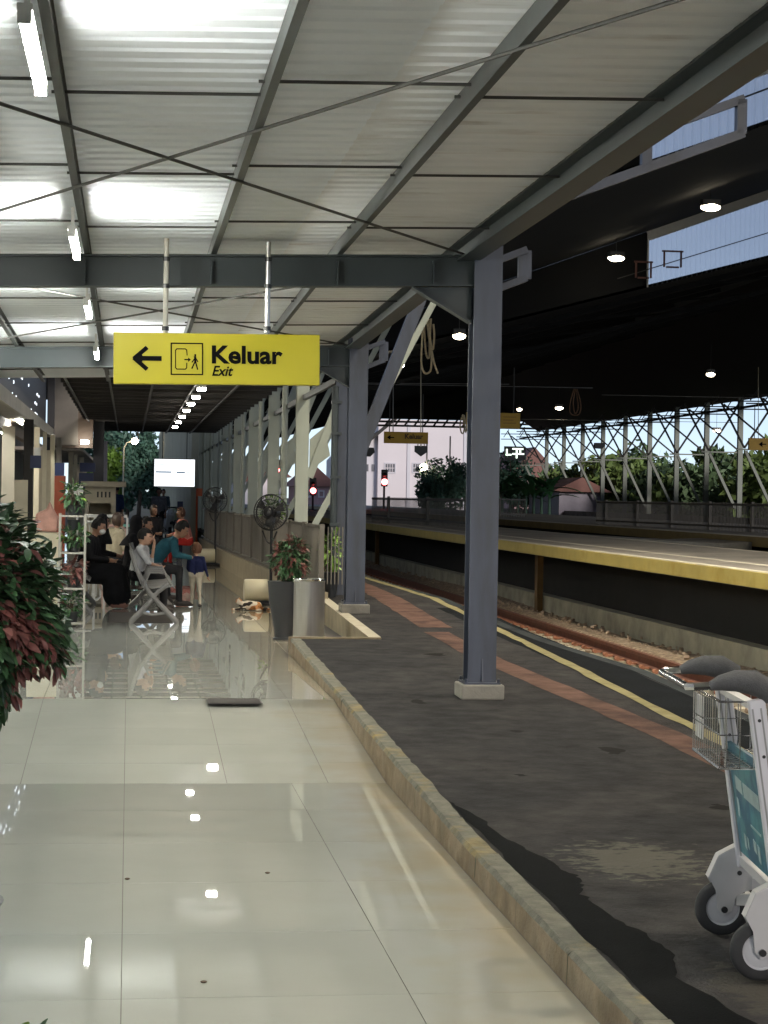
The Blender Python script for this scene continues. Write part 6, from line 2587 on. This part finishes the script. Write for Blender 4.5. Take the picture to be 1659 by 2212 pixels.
# market table with white frame and plastic chairs
def plastic_chair(label, px, py, m, rz, sc=1.0):
    p = PZ(px, py, ZFAR)
    t = thing('plastic_chair', label, 'chair', (p.x, p.y, ZFAR), rz, group='plastic chairs behind the bench')
    mt = XF[t.name]
    T = lambda q: mt @ (Vector(q) * sc)
    b = MB()
    b.box((0, 0, 0), (0, 0, 0))
    b = MB()
    b.prism([(-0.22, -0.21), (0.22, -0.21), (0.20, 0.22), (-0.20, 0.22)], lambda a, c, tt: T((c, a, tt)), 0.42, 0.445)
    b.build('seat', m, t)
    for sx in (-0.19, 0.19):
        for sy in (-0.19, 0.19):
            b = MB()
            b.bar(T((sx, sy, 0.42)), T((sx * 1.15, sy * 1.15, 0)), 0.045, 0.045)
            b.build('leg', m, t)
    for i in range(5):
        y = -0.16 + 0.08 * i
        b = MB()
        b.bar(T((-0.20, y, 0.44)), T((-0.28, y * 1.1, 0.80)), 0.045, 0.02, up=(1, 0, 0))
        b.build('back_slat', m, t)
    b = MB()
    b.tube([T((-0.21, -0.22, 0.44)), T((-0.29, -0.22, 0.78)), T((-0.30, -0.12, 0.87)), T((-0.30, 0.12, 0.87)), T((-0.29, 0.22, 0.78)), T((-0.21, 0.22, 0.44))], 0.03, 8)
    b.build('back_frame', m, t, smooth=True)


plastic_chair('pink plastic slatted chair behind the masked sitter', 242, 1228, M_PINKC, R(100))
plastic_chair('teal plastic slatted chair beside the pink chair', 268, 1226, M_TEALC, R(100))
plastic_chair('white plastic chair at the white framed stall', 205, 1210, M_WHITEP, R(80))
Yt = 36.5
st = thing('white_stall_rail', 'white framed stall rail behind the plastic chairs', 'stall', (PY(230, 1120, Yt).x, Yt, ZFAR))
xs = [PY(x, 1120, Yt).x for x in (183, 205, 227, 250, 275)]
zt = PY(230, 1112, Yt).z
b = MB()
b.box2((xs[0], Yt, zt - 0.05), (xs[-1], Yt + 0.4, zt))
b.build('top', M_WHITEP, st)
for x in xs:
    b = MB()
    b.box2((x - 0.02, Yt - 0.002, ZFAR), (x + 0.02, Yt + 0.04, zt - 0.051))
    b.build('leg', M_WHITEP, st)
# pink bag and bundle beside the rack
p = PZ(98, 1330, ZFAR)
b = MB()
q = PY(98, 1120, 24.5)
b.prism([(-0.13, -0.16), (0.14, -0.17), (0.15, 0.02), (0.09, 0.13), (0.05, 0.22), (0.01, 0.12), (-0.12, 0.06)], lambda a, c, tt: (q.x + a, 24.5 + tt, q.z + c), 0, 0.18)
tag(b.build('pink_bag', M_MATTE_BAG, bevel=0.03), 'crumpled pink bag on the stand behind the foreground shrub', 'bag')
b = MB()
b.box2((q.x - 0.2, 24.4, ZFAR), (q.x + 0.2, 24.8, q.z - 0.175))
tag(b.build('side_cabinet', M_CREAM, bevel=0.01), 'cream cabinet behind the foreground shrub', 'cabinet')

# parked scooters with lights at the far end
def scooter(label, px, py, m, rz):
    p = PZ(px, py, ZFAR)
    t = thing('parked_scooter', label, 'scooter', (p.x, p.y, ZFAR), rz)
    mt = XF[t.name]
    T = lambda q: mt @ Vector(q)
    for x in (-0.58, 0.60):
        b = MB()
        b.tube([T((x + 0.24 * math.cos(a), 0, 0.29 + 0.24 * math.sin(a))) for a in np.linspace(0, 2 * math.pi, 20, endpoint=False)], 0.05, 8, closed=True)
        b.build('wheel', M_RUBBER, t, smooth=True)
    b = MB()
    b.tube([T((-0.85, 0, 0.72)), T((-0.5, 0, 0.70)), T((-0.1, 0, 0.52)), T((0.15, 0, 0.36)), T((0.36, 0, 0.45)), T((0.46, 0, 0.80)), T((0.42, 0, 0.98))], [0.08, 0.14, 0.13, 0.10, 0.13, 0.16, 0.09], 12)
    b.build('body', m, t, smooth=True)
    b = MB()
    b.tube([T((-0.75, 0, 0.83)), T((-0.4, 0, 0.80)), T((-0.05, 0, 0.74))], [0.09, 0.12, 0.08], 10)
    b.build('saddle', M_BLACKM, t, smooth=True)
    b = MB()
    b.tube([T((0.36, 0.32, 1.02)), T((0.44, 0.12, 1.04)), T((0.44, -0.12, 1.04)), T((0.36, -0.32, 1.02))], 0.018, 6)
    b.build('handlebar', M_BLACKM, t)
    b = MB()
    b.ell(T((0.56, 0, 0.86)), (0.05, 0.07, 0.05), 10, 8)
    b.build('headlight', M_WHITEP, t, smooth=True)


scooter('white scooter parked near the blue upright', 358, 1160, M_WHITEP, R(-70))
scooter('pale green scooter parked behind the white one', 372, 1155, mat('pale_green_paint', (0.42, 0.48, 0.30), 0.35), R(-80))
for i, (x, y) in enumerate(((384, 1096), (391, 1097), (404, 1098), (412, 1100))):
    p = PY(x, y, 90)
    b = MB()
    b.ell(p, 0.10, 10, 8)
    tag(b.build('distant_lamp', M_WARML, smooth=True), 'tiny warm light low on the pale cladding at the far end', 'lamp', 'tiny lights along the far cladding')

# ================================================================== BACKGROUND
def crown_mesh(n, rad, leaf, clumps, seed, m):
    g = np.random.default_rng(seed)
    cc = g.normal(0, 1, (clumps, 3))
    cc /= np.linalg.norm(cc, axis=1)[:, None]
    cc *= (g.random((clumps, 1)) ** 0.5) * 0.85
    cr_ = g.uniform(0.22, 0.42, clumps)
    k = g.integers(0, clumps, n)
    d = g.normal(0, 1, (n, 3))
    d /= np.linalg.norm(d, axis=1)[:, None]
    P = (cc[k] + d * (cr_[k] * g.random(n) ** 0.35)[:, None]) * np.array(rad)
    a = g.normal(0, 1, (n, 3))
    a /= np.linalg.norm(a, axis=1)[:, None]
    b_ = np.cross(a, g.normal(0, 1, (n, 3)))
    b_ /= np.linalg.norm(b_, axis=1)[:, None]
    s = leaf * g.uniform(0.5, 1.3, n)[:, None]
    V_ = np.stack([P - a * s, P + b_ * s * 0.45, P + a * s, P - b_ * s * 0.45], 1).reshape(-1, 3)
    F = np.arange(n * 4).reshape(-1, 4)
    me = bpy.data.meshes.new('crown')
    me.from_pydata(V_.tolist(), [], F.tolist())
    me.materials.append(m)
    return me


def tree(label, x, y, h, rad, n, leaf, m, seed, z0=-0.4, group=None, name='tree', trunk=0.16):
    t = thing(name, label, 'tree', (x, y, z0), group=group)
    b = MB()
    top = h - rad[2] * 0.9
    b.tube([(x, y, z0), (x + 0.1, y, z0 + top * 0.5), (x - 0.05, y, z0 + h - rad[2])], [trunk, trunk * 0.8, trunk * 0.5], 8)
    for k in range(5):
        a = k * 1.3 + seed
        b.tube([(x, y, z0 + top * (0.6 + 0.07 * k)), (x + rad[0] * 0.5 * math.cos(a), y + rad[1] * 0.5 * math.sin(a), z0 + h - rad[2] * (0.9 - 0.2 * k))], [trunk * 0.4, trunk * 0.12], 5)
    b.build('trunk', M_BARK, t)
    me = crown_mesh(n, rad, leaf, 26, seed, m)
    o = link(bpy.data.objects.new('crown', me))
    o.parent = t
    o.location = (0, 0, h - rad[2])
    return t


# row of trees beyond the far columns
for i in range(13):
    px = 1190 + i * 44
    Y = 150 - i * 4 + random.uniform(-5, 5)
    X = 44 + random.uniform(-3, 4)
    p = PY(px, 1060, Y)
    top = PY(px, [1005, 1000, 1010, 975, 960, 985, 995, 1000, 965, 950, 1005, 955, 965][i], Y).z
    h = top + 0.4
    tree(['dark green broad tree behind the far shed columns', 'mid green bushy tree behind the far shed columns'][i % 2], p.x, Y, h, (3.2, 3.0, h * 0.46), 2600, 0.34, [M_TREE1, M_TREE2][i % 2], 30 + i, group='trees behind the far columns')
# dark bush in front of the white building, behind the near column
for i, (px, pt, Y, rx) in enumerate(((955, 990, 150, 2.6), (1005, 978, 152, 2.8), (1105, 975, 150, 2.3), (925, 1030, 146, 1.2))):
    p = PY(px, 1060, Y)
    h = PY(px, pt, Y).z + 0.4
    tree(['dark teal tree rising highest before the white building', 'dark teal tree half hidden behind the near grey column', 'dark teal tree beside the lit track sign', 'small round teal bush standing alone before the white wall'][i], p.x, Y, h, (rx, 2.2, h * 0.47), 2600, 0.20, M_TREE3, 60 + i, group='round trees before the white building')
# broad leafed clump (banana plants)
for i in range(7):
    px = 1085 + i * 17
    Y = 118 + random.uniform(-4, 4)
    p = PY(px, 1075, Y)
    t = thing('banana_plant', 'broad leafed green banana plant left of the far shed columns', 'plant', (p.x, Y, -0.4), group='banana plants by the far columns')
    b = MB()
    b.cyl((p.x, Y, -0.4), (p.x, Y, 2.2), 0.12, 0.08, 8)
    b.build('stem', M_TREE3, t)
    lm = leaf_mesh('leaf', 2.0, 0.5, mat('banana_leaf', (0.06, 0.19, 0.075), 0.45, var=0.35, scale=0.8), 0.3, 0.45)
    for k in range(9):
        a = k * 0.7 + random.random()
        mt = Matrix.Translation((0, 0, 2.5 + random.uniform(-0.4, 0.3))) @ Matrix.Rotation(a, 4, 'Z') @ Matrix.Rotation(-random.uniform(0.3, 1.15), 4, 'Y') @ Matrix.Scale(random.uniform(0.7, 1.15), 4)
        inst('leaf', lm, t, mt)
# trees at the end of the concourse
for i, (px, pt, Y, rx, m) in enumerate(((250, 905, 135, 1.6, 0), (300, 890, 140, 2.0, 0), (330, 960, 150, 1.5, 0), (228, 955, 120, 1.3, 1), (275, 930, 145, 1.6, 0), (210, 900, 140, 2.2, 0))):
    p = PY(px, 1060, Y)
    h = PY(px, pt, Y).z
    tree({0: 'dark tree behind the street lamp pole', 1: 'tall dark tree behind the glowing street lamp head', 2: 'dark tree beside the lit departures screen', 4: 'dark tree between the street lamp and the screen', 5: 'dark tree behind the near black end column'}[i] if m == 0 else 'bright lit green tree at the end of the concourse', p.x, Y, h, (rx, 1.6, h * 0.48), 3000, 0.22, [M_TREE3, M_TREE4][m], 80 + i, z0=0.0, group='trees at the end of the concourse' if m == 0 else None)
p = PY(291, 953, 110)
t = thing('street_lamp', 'street lamp with round glowing head before the dark trees', 'street lamp', (PY(266, 1060, 110).x, 110, 0))
b = MB()
xx = PY(266, 1060, 110).x
b.tube([(xx, 110, 0), (xx, 110, p.z - 0.4), (xx + 0.15, 110, p.z - 0.1), (p.x, 110, p.z + 0.05)], [0.05, 0.04, 0.03, 0.03], 8)
b.build('pole', M_POSTC, t, smooth=True)
b = MB()
b.ell(p, 0.19, 14, 10)
b.build('lamp_head', M_WARML, t, smooth=True)


# buildings
def building(label, px0, px1, ptop, Y, depth, m, side=None, windows=(), z0=-0.4, roof=None, name='building'):
    a, c = PY(px0, ptop, Y), PY(px1, ptop, Y)
    t = thing(name, label, 'building', ((a.x + c.x) / 2, Y, z0))
    b = MB()
    b.box2((a.x, Y, z0), (c.x, Y + depth, a.z))
    b.build('wall', m, t)
    for wx0, wy0, wx1, wy1 in windows:
        q0, q1 = PY(wx0, wy1, Y), PY(wx1, wy0, Y)
        f = 0.12
        b = MB()
        b.box2((q0.x - f, Y - 0.10, q0.z - f), (q1.x + f, Y - 0.002, q0.z))
        b.box2((q0.x - f, Y - 0.10, q1.z), (q1.x + f, Y - 0.002, q1.z + f))
        b.box2((q0.x - f, Y - 0.10, q0.z), (q0.x, Y - 0.002, q1.z))
        b.box2((q1.x, Y - 0.10, q0.z), (q1.x + f, Y - 0.002, q1.z))
        wn = b.build('window', M_WALLWB, t)
        nn = 4
        for k in range(nn):
            for r_ in range(2):
                g = 0.04
                x0 = q0.x + (q1.x - q0.x) * k / nn + g
                x1 = q0.x + (q1.x - q0.x) * (k + 1) / nn - g
                z0_ = q0.z + (q1.z - q0.z) * r_ / 2 + g
                z1_ = q0.z + (q1.z - q0.z) * (r_ + 1) / 2 - g
                bb = MB()
                bb.box2((x0, Y - 0.05, z0_), (x1, Y - 0.012, z1_))
                bb.v = [tuple(XF[t.name].inverted() @ Vector(v)) for v in bb.v]
                o = bb.build('pane', M_WINDOW, None)
                o.parent = wn
    if roof:
        b = MB()
        zr = a.z
        xm = (a.x + c.x) / 2
        b.add([(a.x - 0.6, Y - 0.5, zr), (c.x + 0.6, Y - 0.5, zr), (c.x + 0.6, Y + depth + 0.5, zr), (a.x - 0.6, Y + depth + 0.5, zr), (xm, Y - 0.5, zr + roof), (xm, Y + depth + 0.5, zr + roof)],
              [(0, 1, 4), (1, 2, 5, 4), (2, 3, 5), (3, 0, 4, 5), (0, 3, 2, 1)])
        b.build('roof', M_TILEROOF, t)
    return t


wb = building('large white rendered building beyond the end of the train shed', 818, 1010, 905, 210, 30, M_WALLW, windows=((832, 1002, 853, 1020), (892, 1002, 914, 1020)))
a, c = PY(785, 985, 210), PY(817, 950, 210)
b = MB()
b.add([(a.x - 1, 211, -0.4), (c.x, 211, -0.4), (c.x, 211, c.z + 1.0), (a.x - 1, 211, a.z), (a.x - 1, 240, -0.4), (c.x, 240, -0.4), (c.x, 240, c.z + 1.0), (a.x - 1, 240, a.z)],
      [(0, 1, 2, 3), (4, 7, 6, 5), (0, 3, 7, 4), (3, 2, 6, 7), (1, 5, 6, 2)])
b.build('side_wing', M_WALLWB, wb)
b = MB()
b.bar((a.x - 1.2, 210.5, a.z + 0.15), (c.x + 4, 210.5, c.z + 4.2), 1.5, 0.35)
b.build('roof_edge', M_BATTEN, wb)
for px in (790, 803):
    q0, q1 = PY(px, 1018, 210.9), PY(px + 6, 1003, 210.9)
    b = MB()
    b.box2((q0.x, 210.9, q0.z), (q1.x, 210.97, q1.z))
    b.build('window', M_WINDOW, wb)
for px in (878, 1000):                          # pilasters on the white wall
    q0 = PY(px, 1080, 209.9)
    b = MB()
    b.box2((q0.x, 209.85, -0.4), (q0.x + 0.35, 209.99, PY(px, 905, 210).z))
    b.build('pilaster', M_WALLWB, wb)
building('pale house with clay roof seen between the raking columns', 650, 716, 1050, 180, 14, M_PINKWALL, roof=1.8, windows=((660, 1062, 668, 1072), (690, 1062, 698, 1072)))
building('white house behind the red signal lamp', 562, 618, 1030, 200, 14, M_WALLW, roof=1.4)
building('low pale house left of the fan behind the columns', 505, 560, 1040, 190, 12, M_WALLWB, roof=1.2)
building('house with brown roof beyond the banana plants', 1108, 1196, 1030, 165, 12, M_PINKWALL, roof=2.6)
building('grey low shed behind the far shed columns', 1208, 1300, 1062, 130, 10, M_LAV, roof=1.0)
# white railway carriage standing behind the far columns
Yc0, Yc1 = 98, 128
t = thing('railway_carriage', 'white railway carriage standing behind the far shed columns', 'train', (37, 112, -0.4))
b = MB()
b.prism([(35.6, 0.3), (38.4, 0.3), (38.4, 2.6), (38.0, 3.1), (36.0, 3.1), (35.6, 2.6)], lambda a, c, tt: (a, tt, c), 84, 130)
b.build('body', mat('carriage_white', (0.55, 0.57, 0.62), 0.4, var=0.05, scale=0.3), t)
for k in range(22):
    b = MB()
    y = 85.2 + k * 2.05
    b.box2((35.57, y, 1.55), (35.598, y + 1.5, 2.35))
    b.build('window', M_WINDOW, t)
b = MB()
b.box2((35.7, 84.5, -0.35), (38.3, 129.5, 0.29))
b.build('underframe', M_BLACKM, t)
b = MB()
b.box2((29.5, 80, -0.4), (29.8, 160, 1.0))
tag(b.build('boundary_wall', M_CONC), 'low grey wall running behind the far platform fence', 'wall')

# ---- railway signals with red lamps
def signal(label, px, py, Y, r_, base_py):
    p = PY(px, py, Y)
    t = thing('railway_signal', label, 'signal', (p.x, Y, -0.4))
    b = MB()
    b.cyl((p.x, Y, -0.4), (p.x, Y, p.z), 0.07, n=8)
    b.build('mast', M_BLACKM, t)
    b = MB()
    b.box((p.x, Y - 0.05, p.z + 0.25), (0.42, 0.2, 1.1))
    b.build('head', M_BLACKM, t, bevel=0.05)
    b = MB()
    b.ell((p.x, Y - 0.18, p.z), r_, 12, 8)
    b.build('lamp', M_REDL, t, smooth=True)
    b = MB()
    b.ell((p.x, Y - 0.18, p.z + 0.45), r_ * 0.7, 10, 8)
    b.build('dark_lens', M_BATTEN, t, smooth=True)


signal('railway signal with glowing red lamp between the pale columns', 601, 1019, 130, 0.20, 1100)
signal('railway signal with glowing red lamp before the pink house', 676, 1060, 120, 0.18, 1100)
signal('railway signal with red lamp in front of the white building', 830, 1041, 125, 0.20, 1080)
p = PY(915, 1010, 150)
b = MB()
b.ell(p, 0.32, 12, 8)
t = thing('yard_lamp', 'round white yard lamp in front of the white building', 'lamp', (p.x, 150, -0.4))
b.build('globe', M_WARML, t, smooth=True)
b = MB()
b.cyl((p.x, 150.1, -0.4), (p.x, 150.1, p.z), 0.05, n=8)
b.build('pole', M_GREY, t)
for i, px in enumerate((868, 918, 1004)):       # lamp posts at the shed's end
    Y = 150
    pt = PY(px, 935 + 6 * i, Y)
    b = MB()
    b.cyl((pt.x + 2, Y, -0.4), (pt.x + 2, Y, pt.z), 0.06, n=6)
    tag(b.build('thin_mast', M_GREY), ['thin grey mast beside the small amber exit board', 'thin grey mast before the white wall', 'thin grey mast beside the near column'][i], 'mast')
# lit platform number sign
p = PY(1113, 976, 100)
t = thing('lit_platform_sign', 'small lit white track sign hanging left of the far columns', 'sign', tuple(p))
s = 100 / 4200
MTs = mat('lit_sign_glow', (0.8, 0.9, 0.8), 0.4, var=0, emit=(0.8, 1.0, 0.82), estr=1.3)
for i, (x0, y0, x1, y1) in enumerate(((-20, 8, -17, -6), (-20, 8, -8, 5), (-6, -8, 18, -5), (2, -6, 5, 14), (-6, 3, 20, 6), (10, -6, 13, 4))):
    b = MB()
    b.box2((p.x + x0 * s, 100, p.z - y0 * s), (p.x + x1 * s, 100.05, p.z - y1 * s))
    b.build('lit_stroke', MTs, t)
b = MB()
b.box2((p.x - 24 * s, 100.06, p.z - 18 * s), (p.x + 24 * s, 100.16, p.z + 12 * s))
b.build('case', M_BLACKM, t)
